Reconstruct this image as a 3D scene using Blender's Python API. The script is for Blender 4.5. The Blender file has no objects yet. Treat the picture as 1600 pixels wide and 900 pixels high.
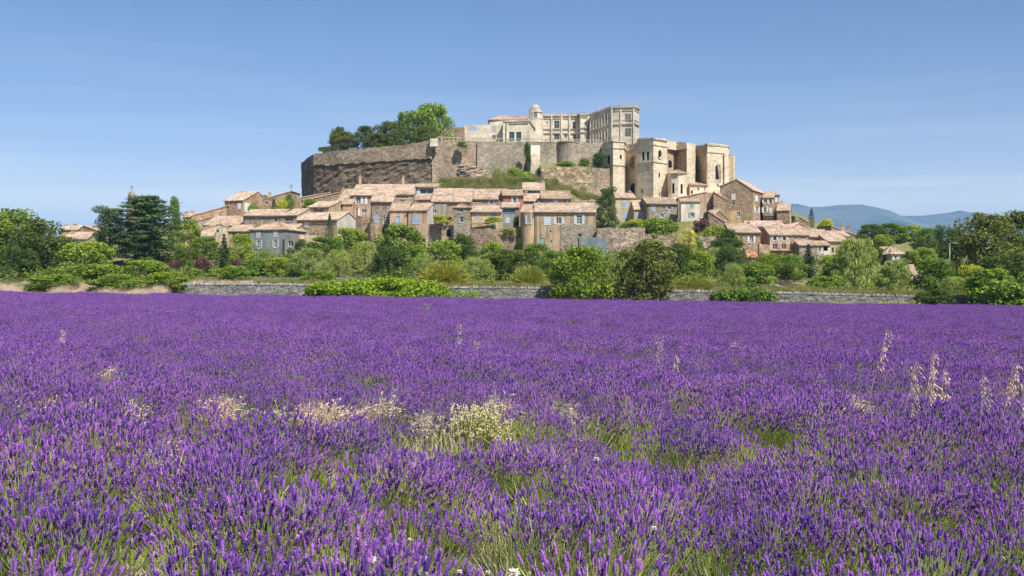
import bpy, bmesh, math, random
import numpy as np
from mathutils import Vector, Matrix

# ------------------------------------------------------------------ camera, sky, sun, exposure
F = 1715.0            # focal length in pixels of the 1600 px wide picture
CZ = 2.10             # eye height
HY = 445.0            # row of the horizon
SUN_EL, SUN_AZ = math.radians(52), math.radians(36)      # azimuth: from straight behind the camera towards the right
SV = Vector((math.cos(SUN_EL)*math.sin(SUN_AZ), -math.cos(SUN_EL)*math.cos(SUN_AZ), math.sin(SUN_EL)))
scene = bpy.context.scene
C = scene.collection
cam = bpy.data.cameras.new('camera'); camo = bpy.data.objects.new('camera', cam); C.objects.link(camo)
camo.location = (0, 0, CZ); camo.rotation_euler = (math.pi/2, 0, 0)
cam.sensor_width = 36; cam.lens = 36*F/1600; cam.shift_y = -(450-HY)/1600
cam.clip_start = .1; cam.clip_end = 60000
scene.camera = camo
w = bpy.data.worlds.new('World'); scene.world = w; w.use_nodes = True
wn, wl = w.node_tree.nodes, w.node_tree.links
bg = wn['Background']; sky = wn.new('ShaderNodeTexSky'); sky.sky_type = 'NISHITA'; sky.sun_disc = False
sky.sun_elevation = SUN_EL; sky.sun_rotation = math.pi - SUN_AZ
sky.air_density = .62; sky.dust_density = .7; sky.ozone_density = 7.0; sky.altitude = 200
# thin cirrus streaks over the whole dome
tc = wn.new('ShaderNodeTexCoord'); mp = wn.new('ShaderNodeMapping'); mp.inputs['Scale'].default_value = (1.0, 1.0, 14)
mp.inputs['Rotation'].default_value = (0.06, -.05, .3)
nz = wn.new('ShaderNodeTexNoise'); nz.inputs['Scale'].default_value = 2.2; nz.inputs['Detail'].default_value = 7; nz.inputs['Roughness'].default_value = .6
rp = wn.new('ShaderNodeValToRGB'); rp.color_ramp.elements[0].position = .5; rp.color_ramp.elements[1].position = .88
rp.color_ramp.elements[1].color = (1, 1, 1, 1); rp.color_ramp.elements[0].color = (.5, .5, .5, 1)
sx = wn.new('ShaderNodeSeparateXYZ'); mxz = wn.new('ShaderNodeMath'); mxz.operation = 'MAXIMUM'; mxz.inputs[1].default_value = .05
pw = wn.new('ShaderNodeMath'); pw.operation = 'POWER'; pw.inputs[1].default_value = 2.4
dv = wn.new('ShaderNodeMath'); dv.operation = 'DIVIDE'; dv.inputs[0].default_value = .0036        # a thin veil looks denser along the longer slanting path
ml = wn.new('ShaderNodeMath'); ml.operation = 'MULTIPLY'; ml.use_clamp = True
mx = wn.new('ShaderNodeMixRGB'); mx.inputs['Color2'].default_value = (8.2, 8.2, 7.7, 1)
wl.new(tc.outputs['Generated'], mp.inputs[0]); wl.new(mp.outputs[0], nz.inputs['Vector']); wl.new(nz.outputs['Fac'], rp.inputs[0])
wl.new(tc.outputs['Generated'], sx.inputs[0]); wl.new(sx.outputs[2], mxz.inputs[0]); wl.new(mxz.outputs[0], pw.inputs[0]); wl.new(pw.outputs[0], dv.inputs[1]); wl.new(rp.outputs[0], ml.inputs[0]); wl.new(dv.outputs[0], ml.inputs[1]); wl.new(ml.outputs[0], mx.inputs[0]); wl.new(sky.outputs[0], mx.inputs['Color1']); wl.new(mx.outputs[0], bg.inputs[0])
bg.inputs[1].default_value = .092
sun = bpy.data.lights.new('sun', 'SUN'); sun.energy = 4.7; sun.angle = math.radians(.53); sun.color = (1, .95, .87)
suno = bpy.data.objects.new('sun', sun); C.objects.link(suno)
suno.rotation_euler = SV.to_track_quat('Z', 'Y').to_euler(); suno.location = (30, -30, 80)
vs = scene.view_settings; vs.view_transform = 'Standard'; vs.look = 'None'; vs.exposure = 0.62; vs.gamma = 1; vs.use_curve_mapping = False
scene.cycles.max_bounces = 6; scene.cycles.volume_bounces = 0; scene.cycles.use_adaptive_sampling = True

# ------------------------------------------------------------------ helpers
R = random.Random(7)
NR = np.random.default_rng(11)
def P(px, py, d): return Vector(((px-800)/F*d, d, CZ+(HY-py)/F*d))
def XY(px, d): return Vector(((px-800)/F*d, d))
def ZZ(py, d): return CZ+(HY-py)/F*d
def tag(o, label, cat, group=None):
    o['label'] = label; o['category'] = cat
    if group: o['group'] = group
    return o
def thing(name, label, cat, loc, group=None):
    o = bpy.data.objects.new(name, None); C.objects.link(o); o.location = loc; o.empty_display_size = .5
    return tag(o, label, cat, group)
def obj(name, me, mats, parent=None, rel=True, smooth=False):
    """bmesh or mesh in world coordinates -> one linked object under parent"""
    if isinstance(me, bmesh.types.BMesh):
        m = bpy.data.meshes.new(name)
        if parent is not None and rel: bmesh.ops.translate(me, verts=me.verts, vec=-Vector(parent_loc(parent)))
        bmesh.ops.recalc_face_normals(me, faces=me.faces); me.to_mesh(m); me.free()
    else: m = me
    if mats is not None:
        for x in (mats if isinstance(mats, (list, tuple)) else [mats]): m.materials.append(x)
    if smooth: m.polygons.foreach_set('use_smooth', [True]*len(m.polygons))
    o = bpy.data.objects.new(name, m); C.objects.link(o)
    if parent is not None: o.parent = parent
    return o
def parent_loc(p):
    v = Vector(p.location)
    while p.parent: p = p.parent; v = v+Vector(p.location)
    return v
def quad(bm, pts, mi=0):
    f = bm.faces.new([bm.verts.new(p) for p in pts]); f.material_index = mi; return f
def abox(bm, o, ax, ay, az, mi=0):
    """box from corner o and three edge vectors"""
    o = Vector(o); v = [bm.verts.new(o+ax*i+ay*j+az*k) for k in (0, 1) for j in (0, 1) for i in (0, 1)]
    for f in ((0,2,3,1),(4,5,7,6),(0,1,5,4),(2,6,7,3),(1,3,7,5),(0,4,6,2)):
        bm.faces.new([v[i] for i in f]).material_index = mi
def tube(bm, pts, rad, n=6, mi=0, cap=True):
    rings = []
    for i, p in enumerate(pts):
        p = Vector(p); a = Vector(pts[max(i-1, 0)]); b = Vector(pts[min(i+1, len(pts)-1)])
        t = (b-a).normalized(); x = t.cross(Vector((.31, .87, .4))).normalized(); y = t.cross(x)
        rings.append([bm.verts.new(p+(x*math.cos(2*math.pi*k/n)+y*math.sin(2*math.pi*k/n))*rad[i]) for k in range(n)])
    for r0, r1 in zip(rings, rings[1:]):
        for k in range(n):
            f = bm.faces.new((r0[k], r0[(k+1) % n], r1[(k+1) % n], r1[k])); f.material_index = mi; f.smooth = True
    if cap:
        bm.faces.new(rings[0][::-1]).material_index = mi; bm.faces.new(rings[-1]).material_index = mi
def lathe(bm, c, prof, n=16, mi=0):
    c = Vector(c); prev = None; pa = None
    ring = lambda r, z: [bm.verts.new(c+Vector((r*math.cos(2*math.pi*k/n), r*math.sin(2*math.pi*k/n), z))) for k in range(n)]
    for (ra, za), (rb, zb) in zip(prof, prof[1:]):
        ang = math.atan2(zb-za, rb-ra)
        r0 = prev if prev and abs(ang-pa) < .7 else ring(ra, za); r1 = ring(rb, zb)      # sharp edges keep their own vertices
        for k in range(n):
            f = bm.faces.new((r0[k], r0[(k+1) % n], r1[(k+1) % n], r1[k])); f.material_index = mi; f.smooth = True
        prev, pa = r1, ang
    bm.faces.new(ring(*prof[-1])).material_index = mi
def nmesh(name, verts, faces):
    m = bpy.data.meshes.new(name); verts = np.asarray(verts, np.float32); faces = np.asarray(faces, np.int32)
    k = faces.shape[1]; m.vertices.add(len(verts)); m.vertices.foreach_set('co', verts.ravel())
    m.loops.add(faces.size); m.loops.foreach_set('vertex_index', faces.ravel())
    m.polygons.add(len(faces)); m.polygons.foreach_set('loop_start', np.arange(0, faces.size, k, dtype=np.int32))
    m.update(calc_edges=True); m.validate(); return m

# ------------------------------------------------------------------ materials
def newmat(name):
    m = bpy.data.materials.new(name); m.use_nodes = True; n = m.node_tree.nodes
    return m, n, m.node_tree.links, n['Principled BSDF']
def nd(n, t, **kw):
    x = n.new('ShaderNode'+t)
    for k, v in kw.items():
        if k in x.inputs: x.inputs[k].default_value = v
        else: setattr(x, k, v)
    return x
def mulmix(n, l, a, b, fac=1.0, mode='MULTIPLY'):
    m = n.new('ShaderNodeMixRGB'); m.blend_type = mode
    for s, v in ((0, fac), (1, a), (2, b)):
        if hasattr(v, 'is_output'): l.new(v, m.inputs[s])
        elif s == 0: m.inputs[0].default_value = v
        else: m.inputs[s].default_value = tuple(v)+(1,) if len(v) == 3 else v
    return m.outputs[0]
def ramp(n, l, src, stops):
    r = n.new('ShaderNodeValToRGB'); e = r.color_ramp.elements
    while len(e) < len(stops): e.new(.5)
    for x, (p, c) in zip(e, stops): x.position = p; x.color = (c, c, c, 1) if not hasattr(c, '__len__') else tuple(c)+(1,)
    l.new(src, r.inputs[0]); return r.outputs[0]
def coords(n, l, scale=(1, 1, 1)):
    t = n.new('ShaderNodeTexCoord'); m = n.new('ShaderNodeMapping'); m.inputs['Scale'].default_value = scale
    l.new(t.outputs['Object'], m.inputs[0]); return m.outputs[0]
def noise(n, l, vec, scale, detail=5, rough=.6):
    x = nd(n, 'TexNoise', Scale=scale, Detail=detail, Roughness=rough); l.new(vec, x.inputs['Vector']); return x.outputs['Fac']
def bump(n, l, b, h, dist, strength=1.0):
    x = nd(n, 'Bump', Strength=strength, Distance=dist); l.new(h, x.inputs['Height']); l.new(x.outputs[0], b.inputs['Normal'])
MC = {}
def plaster(col, stain=.45):
    k = ('pl', col, stain)
    if k in MC: return MC[k]
    m, n, l, b = newmat('plaster'); b.inputs['Roughness'].default_value = .92; b.inputs['Specular IOR Level'].default_value = .15
    v = coords(n, l); s = coords(n, l, (1.3, 1.3, .16))
    c = mulmix(n, l, col, ramp(n, l, noise(n, l, v, .55, 6), [(.3, .72), (.7, 1.15)]))
    c = mulmix(n, l, c, ramp(n, l, noise(n, l, s, 1.1, 5, .7), [(.36, 1-stain), (.55, 1.0)]))
    c = mulmix(n, l, c, ramp(n, l, noise(n, l, v, 5, 4), [(.3, .85), (.7, 1.1)]))
    oi = n.new('ShaderNodeObjectInfo'); c = mulmix(n, l, c, ramp(n, l, oi.outputs['Random'], [(0, (.94, .94, .96)), (.5, (1.02, 1.02, 1.02)), (1, (1.16, 1.1, .98))]))
    l.new(c, b.inputs['Base Color']); bump(n, l, b, noise(n, l, v, 7, 5), .04, .6); MC[k] = m; return m
def stone(col, scale=2.6, flat=1.7, contrast=.45, mortar=1.25, patch=.5, bmp=.08):
    k = ('st', col, scale, flat, contrast, mortar, patch)
    if k in MC: return MC[k]
    m, n, l, b = newmat('stone_masonry'); b.inputs['Roughness'].default_value = .95; b.inputs['Specular IOR Level'].default_value = .1
    v = coords(n, l); vz = coords(n, l, (1, 1, flat))
    wob = nd(n, 'TexNoise', Scale=1.7, Detail=2.0); l.new(vz, wob.inputs['Vector'])
    ad = n.new('ShaderNodeVectorMath'); ad.operation = 'MULTIPLY_ADD'; l.new(wob.outputs['Color'], ad.inputs[0]); ad.inputs[1].default_value = (.35, .35, .35); l.new(vz, ad.inputs[2])
    vo = nd(n, 'TexVoronoi', Scale=scale); l.new(ad.outputs[0], vo.inputs['Vector'])
    ve = nd(n, 'TexVoronoi', Scale=scale, feature='DISTANCE_TO_EDGE'); l.new(ad.outputs[0], ve.inputs['Vector'])
    sep = n.new('ShaderNodeSeparateColor'); l.new(vo.outputs['Color'], sep.inputs[0])
    c = mulmix(n, l, col, ramp(n, l, sep.outputs[0], [(0, 1-contrast), (1, 1+contrast)]))
    c = mulmix(n, l, c, ramp(n, l, noise(n, l, v, .22, 7, .65), [(.3, 1-patch), (.68, 1.2)]))
    e = ramp(n, l, ve.outputs['Distance'], [(.0, 1), (.09, 0)])
    c = mulmix(n, l, c, tuple(min(x*mortar, .8) for x in col), mulmix(n, l, e, (.6, .6, .6)), 'MIX')
    l.new(c, b.inputs['Base Color'])
    h = mulmix(n, l, ramp(n, l, ve.outputs['Distance'], [(0, 0), (.2, 1)]), noise(n, l, v, 6, 5), .45, 'MIX')
    bump(n, l, b, h, bmp, .9); MC[k] = m; return m
def rooftile(col=(.50, .40, .30)):
    k = ('rf', col)
    if k in MC: return MC[k]
    m, n, l, b = newmat('canal_tiles'); b.inputs['Roughness'].default_value = .9; b.inputs['Specular IOR Level'].default_value = .12
    v = coords(n, l); oi = n.new('ShaderNodeObjectInfo')
    vo = nd(n, 'TexVoronoi', Scale=3.2); l.new(v, vo.inputs['Vector'])
    sep = n.new('ShaderNodeSeparateColor'); l.new(vo.outputs['Color'], sep.inputs[0])
    c = mulmix(n, l, col, ramp(n, l, sep.outputs[0], [(0, (.5, .46, .44)), (.4, (.95, .95, .95)), (1, (1.2, 1.17, 1.12))]))
    c = mulmix(n, l, c, ramp(n, l, noise(n, l, v, .5, 6, .65), [(.3, (.58, .58, .6)), (.66, (1.14, 1.11, 1.08))]))
    c = mulmix(n, l, c, ramp(n, l, oi.outputs['Random'], [(0, (.9, .86, .82)), (1, (1.1, 1.08, 1.08))]))
    l.new(c, b.inputs['Base Color']); bump(n, l, b, noise(n, l, v, 9, 4), .05, .7); MC[k] = m; return m
def plain(col, rough=.6, spec=.3, metal=0, var=.15):
    k = ('pn', col, rough, metal)
    if k in MC: return MC[k]
    m, n, l, b = newmat('painted'); b.inputs['Roughness'].default_value = rough; b.inputs['Specular IOR Level'].default_value = spec; b.inputs['Metallic'].default_value = metal
    v = coords(n, l); c = mulmix(n, l, col, ramp(n, l, noise(n, l, v, 2.5, 5), [(.3, 1-var), (.7, 1+var)])); l.new(c, b.inputs['Base Color']); MC[k] = m; return m
def leafmat(col, trans=.36, var=.4, name='foliage', warm=(1.16, 1.1, .8)):
    m, n, l, b = newmat(name); b.inputs['Roughness'].default_value = .6; b.inputs['Specular IOR Level'].default_value = .25
    g = n.new('ShaderNodeNewGeometry'); oi = n.new('ShaderNodeObjectInfo')
    c = mulmix(n, l, col, ramp(n, l, g.outputs['Random Per Island'], [(0, (1-var, 1-var, 1-var*.8)), (.6, (1, 1, 1)), (1, (1+var*1.3, 1+var, 1))]))
    c = mulmix(n, l, c, ramp(n, l, oi.outputs['Random'], [(0, (.82, .9, .95)), (.5, (1, 1, 1)), (1, warm)]))
    v = coords(n, l); c = mulmix(n, l, c, ramp(n, l, noise(n, l, v, .9, 3), [(.3, .75), (.7, 1.2)]))
    l.new(c, b.inputs['Base Color'])
    t = n.new('ShaderNodeBsdfTranslucent'); l.new(mulmix(n, l, c, (1.25, 1.3, .6)), t.inputs[0])
    mxs = n.new('ShaderNodeMixShader'); mxs.inputs[0].default_value = trans
    l.new(b.outputs[0], mxs.inputs[1]); l.new(t.outputs[0], mxs.inputs[2]); l.new(mxs.outputs[0], n['Material Output'].inputs[0]); return m
GLASS = plain((.035, .042, .05), .12, .6, var=.1)
DARK = plain((.018, .016, .015), .9, .1)
WOODW = plain((.62, .60, .56), .7)
COLS = dict(blue=(.27, .41, .58), lblue=(.46, .56, .62), grey=(.42, .44, .45), white=(.70, .70, .68), green=(.16, .36, .33), brown=(.20, .10, .07),
            teal=(.10, .27, .27), lav=(.42, .42, .55), dkblue=(.05, .16, .26), wood=(.25, .16, .1))
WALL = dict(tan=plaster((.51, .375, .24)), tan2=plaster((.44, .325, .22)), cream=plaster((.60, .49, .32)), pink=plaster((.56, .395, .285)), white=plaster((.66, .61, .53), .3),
            ochre=plaster((.46, .34, .19)), blueg=plaster((.23, .265, .285), .3), red=plaster((.38, .19, .145)), grey=plaster((.33, .31, .29)), cement=plaster((.20, .245, .25), .25),
            stb=stone((.42, .305, .205), 3.0), stg=stone((.34, .285, .22), 2.6), sto=stone((.43, .31, .2), 2.6), std=stone((.31, .225, .16), 2.8), stw=stone((.47, .40, .31), 2.2, contrast=.3))
ROOF = rooftile(); ROOFP = rooftile((.58, .43, .35))
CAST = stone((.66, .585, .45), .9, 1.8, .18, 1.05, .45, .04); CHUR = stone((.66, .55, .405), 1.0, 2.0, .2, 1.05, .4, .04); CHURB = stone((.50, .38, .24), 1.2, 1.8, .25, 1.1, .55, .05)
CORN = stone((.50, .45, .36), 1.2, 1, .2, 1.0, .5, .03)
# ------------------------------------------------------------------ walls with real openings, windows, tiled roofs
TERR = []       # control points of the hillside
def seg_hit(p0, p1, px):
    t = (px-800)/F; u = p1-p0; den = u.x-t*u.y
    s = (t*p0.y-p0.x)/den if abs(den) > 1e-6 else .5
    return s*u.length, p0.y+s*u.y
def face(bm, p0, p1, zb, prof, holes, mi=0, reveal=.22):
    u = (p1-p0); W = u.length; u = u/W; nin = Vector((-u.y, u.x))
    def V(a, z, dep=0): q = p0+u*a+nin*dep; return (q.x, q.y, z)
    zm = min(z for _, z in prof)
    xs = sorted({0, W, *[h[0] for h in holes], *[h[1] for h in holes]}); zs = sorted({zb, zm, *[h[2] for h in holes], *[h[3] for h in holes]})
    for x0, x1 in zip(xs, xs[1:]):
        for z0, z1 in zip(zs, zs[1:]):
            if x1-x0 < 1e-4 or z1-z0 < 1e-4: continue
            cx, cz = (x0+x1)/2, (z0+z1)/2
            if any(h[0] < cx < h[1] and h[2] < cz < h[3] for h in holes): continue
            quad(bm, [V(x0, z0), V(x1, z0), V(x1, z1), V(x0, z1)], mi)
    top = [(0, zm), (W, zm)]+[p for p in prof[::-1] if p[1] > zm+1e-4]
    if len(top) > 2: bm.faces.new([bm.verts.new(V(*p)) for p in top]).material_index = mi
    for h in holes:
        a, b, c, e, arch = h[:5]
        quad(bm, [V(a, c), V(a, c, reveal), V(a, e, reveal), V(a, e)], mi); quad(bm, [V(b, c), V(b, e), V(b, e, reveal), V(b, c, reveal)], mi)
        quad(bm, [V(a, c), V(b, c), V(b, c, reveal), V(a, c, reveal)], mi); quad(bm, [V(a, e), V(a, e, reveal), V(b, e, reveal), V(b, e)], mi)
        if arch:
            r = (b-a)/2; zc = e-r
            for sgn, cor in ((-1, a), (1, b)):
                pts = [(a+r+sgn*r*math.cos(t), zc+r*math.sin(t)) for t in [math.pi/2*i/5 for i in range(6)]]
                bm.faces.new([bm.verts.new(V(*p)) for p in pts+[(cor, e)]]).material_index = mi
def make_window(root, p0, p1, hole, style, col):
    """frame mesh named window/door with pane and shutter children, set in the opening"""
    a, b, c, e = hole[:4]; u = (p1-p0).normalized(); nin = Vector((-u.y, u.x)); U = Vector((u.x, u.y, 0)); N = Vector((nin.x, nin.y, 0)); Z = Vector((0, 0, 1))
    o = Vector((p0.x, p0.y, 0)); w, h = b-a, e-c
    def bx(bm, u0, u1, n0, n1, z0, z1, mi=0): abox(bm, o+U*u0+N*n0+Z*z0, U*(u1-u0), N*(n1-n0), Z*(z1-z0), mi)
    if style == 'x': return
    cm = plain(COLS[col], .65)
    if style == 'd':
        bm = bmesh.new(); bx(bm, a+.002, b-.002, .10, .16, c+.002, e-.002)
        for k in (1, 2): bx(bm, a+w*.12, b-w*.12, .08, .098, c+h*(.1+.45*(k-1)), c+h*(.45*k))
        return obj('door', bm, cm, root)
    fr = min(.09, w*.12); bm = bmesh.new(); fm = WOODW if style in 'sc' else (cm if style == 'f' else DARK if style == 'v' else CORN if style == 'm' else WOODW)
    d0, d1 = (.10, .17)
    bx(bm, a+.002, a+fr, d0, d1, c+.002, e-.002); bx(bm, b-fr, b-.002, d0, d1, c+.002, e-.002)
    bx(bm, a+fr, b-fr, d0, d1, c+.002, c+fr); bx(bm, a+fr, b-fr, d0, d1, e-fr, e-.002)
    if w > .6 and style != 'v': m = (a+b)/2; bx(bm, m-fr*.5, m+fr*.5, d0+.01, d1, c+fr, e-fr)
    if h > 1.2 and style != 'v':
        for z in ([c+h*.6] if style == 'm' else [c+h*.35, c+h*.67]): bx(bm, a+fr, b-fr, d0+.02, d1, z-fr*.4, z+fr*.4)
    if style in 'scof' and h < 3: bx(bm, a-.08, b+.08, -.06, -.003, c-.10, c-.012)      # sill
    wo = obj('window', bm, fm, root); wo_loc = None
    def sub(name, bm, mat):
        return obj(name, bm, mat, wo)
    bm = bmesh.new(); q = lambda x, z: o+U*x+N*.19+Z*z
    quad(bm, [q(a, c), q(b, c), q(b, e), q(a, e)]); sub('pane', bm, DARK if style == 'v' else GLASS)
    if style in 'sc':
        for sd in (0, 1):
            bm = bmesh.new()
            if style == 's': u0 = (a-w*.52, b+w*.04)[sd]; u1 = u0+w*.48; n0 = -.06
            else: u0 = (a-.02, a+w/2+.008)[sd]; u1 = u0+w/2+.012; n0 = -.05
            bx(bm, u0, u1, n0, n0+.035, c-.02, e+.02)
            for z in (c+h*.18, c+h*.5, c+h*.82): bx(bm, u0+.03, u1-.03, n0-.02, n0-.002, z-.06, z+.06)
            sub('shutter', bm, cm)
    return wo
def holes_for(p0, p1, zb, prof, wins):
    W = (p1-p0).length; zm = min(z for _, z in prof); out = []
    for (px, py, ww, hh, st, col) in wins:
        u, d = seg_hit(p0, p1, px); u0, _ = seg_hit(p0, p1, px-ww/2); u1, _ = seg_hit(p0, p1, px+ww/2)
        if u1 < u0: u0, u1 = u1, u0
        u0 = max(u0, .12); u1 = min(u1, W-.12); z0 = ZZ(py+hh/2, d); z1 = min(ZZ(py-hh/2, d), zm-.1)
        if u1-u0 < .15 or z1-z0 < .15: continue
        out.append((u0, u1, z0, z1, st in 'av', st, col))
    return out
def prism(root, name, mat, pts, zb, back=8, wins=(), cap=True, reveal=.3, dirback=None, thin=False):
    """visible plan corners (px, distance, top row) from left to right, closed off behind"""
    P2 = [XY(p[0], p[1]) for p in pts]; ZT = [ZZ(p[2], p[1]) for p in pts]
    db = Vector(dirback) if dirback else Vector((0, 1))
    P2 = P2+[P2[-1]+db*back, P2[0]+db*back]; ZT = ZT+[ZT[-1], ZT[0]]
    bm = bmesh.new(); jobs = []; n = len(P2)
    for i in range(n):
        a, b = P2[i], P2[(i+1) % n]
        if (b-a).length < .05 or (thin and i >= len(pts)-1): continue
        prof = [(0, ZT[i]), ((b-a).length, ZT[(i+1) % n])]
        hs = holes_for(a, b, zb, prof, [x[1:] for x in wins if x[0] == i]); face(bm, a, b, zb, prof, hs, 0, reveal)
        jobs += [(a, b, h) for h in hs]
    if cap: bm.faces.new([bm.verts.new((p.x, p.y, z)) for p, z in zip(P2, ZT)])
    o = obj(name, bm, mat, root)
    for a, b, h in jobs: make_window(root, a, b, h, 'v' if h[5] in 'av' else h[5], h[6])
    return o
def course(root, name, mat, pts, z0, z1, out=.25, inn=.1, drop=None):
    """a moulding that follows plan points (px, d)"""
    bm = bmesh.new(); Q = [XY(*p) for p in pts]; drop = drop or [0]*len(Q)
    nrm = []
    for a, b in zip(Q, Q[1:]): u = (b-a).normalized(); nrm.append(Vector((u.y, -u.x)))
    off = []
    for i in range(len(Q)):
        n0 = nrm[max(i-1, 0)]; n1 = nrm[min(i, len(nrm)-1)]; m = (n0+n1).normalized(); off.append(m/max(m.dot(n0), .4))
    for i in range(len(Q)-1):
        A, B = Q[i]+off[i]*out, Q[i+1]+off[i+1]*out; a, b = Q[i]-off[i]*inn, Q[i+1]-off[i+1]*inn
        v = [bm.verts.new((p.x, p.y, z-drop[i+k])) for z in (z0, z1) for p, k in ((A, 0), (B, 1), (b, 1), (a, 0))]
        for f in ((0,3,2,1),(4,5,6,7),(0,1,5,4),(1,2,6,5),(2,3,7,6),(3,0,4,7)): bm.faces.new([v[k] for k in f])
    return obj(name, bm, mat, root)
def slope(bm, A, B, Cc, D, pitch=.27, amp=.055, mi=0):
    """corrugated tile slope: eave A-B, ridge D-Cc"""
    A, B, Cc, D = map(Vector, (A, B, Cc, D)); n = max(2, int(max((B-A).length, (Cc-D).length)/pitch)); nr = (B-A).cross(D-A)
    if nr.length < 1e-6: nr = (Cc-B).cross(D-B)
    nr.normalize()
    if nr.z < 0: nr = -nr
    m = 4; rows = []
    for j in range(m+1):
        t = j/m; row = []
        for i in range(3*n+1):
            s = i/(3*n); k = i % 3; h = (0, .8, 1)[k]*amp+R.uniform(-.008, .008)
            sag = -.05*math.sin(math.pi*s)*math.sin(math.pi*min(t*1.0, 1))*min(1, (B-A).length/10)
            row.append(bm.verts.new(A.lerp(B, s).lerp(D.lerp(Cc, s), t)+nr*h+Vector((0, 0, sag))))
        rows.append(row)
    for r0, r1 in zip(rows, rows[1:]):
        for i in range(3*n):
            bm.faces.new((r0[i], r0[i+1], r1[i+1], r1[i])).material_index = mi
    # underside slab and eave edge
    dz = nr*-.14
    v = [bm.verts.new(p+dz*.02) for p in (A, B, Cc, D)]+[bm.verts.new(p+dz) for p in (A, B, Cc, D)]
    for f in ((4,7,6,5),(0,1,5,4),(1,2,6,5),(3,0,4,7)):
        try: bm.faces.new([v[k] for k in f]).material_index = mi
        except ValueError: pass
def chimney(root, x, y, z0, z1, w, mat=None):
    bm = bmesh.new(); X, Y, Z = Vector((1, 0, 0)), Vector((0, 1, 0)), Vector((0, 0, 1))
    abox(bm, (x-w/2, y-w*.4, z0), X*w, Y*w*.8, Z*(z1-z0-.14)); abox(bm, (x-w/2-.07, y-w*.4-.07, z1-.139), X*(w+.14), Y*(w*.8+.14), Z*.139)
    o = obj('chimney', bm, mat or WALL['pink'], root)
    bm = bmesh.new()
    tube(bm, [(x, y, z1+.001), (x, y, z1+.3)], [.13, .10], 8)
    obj('chimney_pot', bm, ROOF, o)
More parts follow.
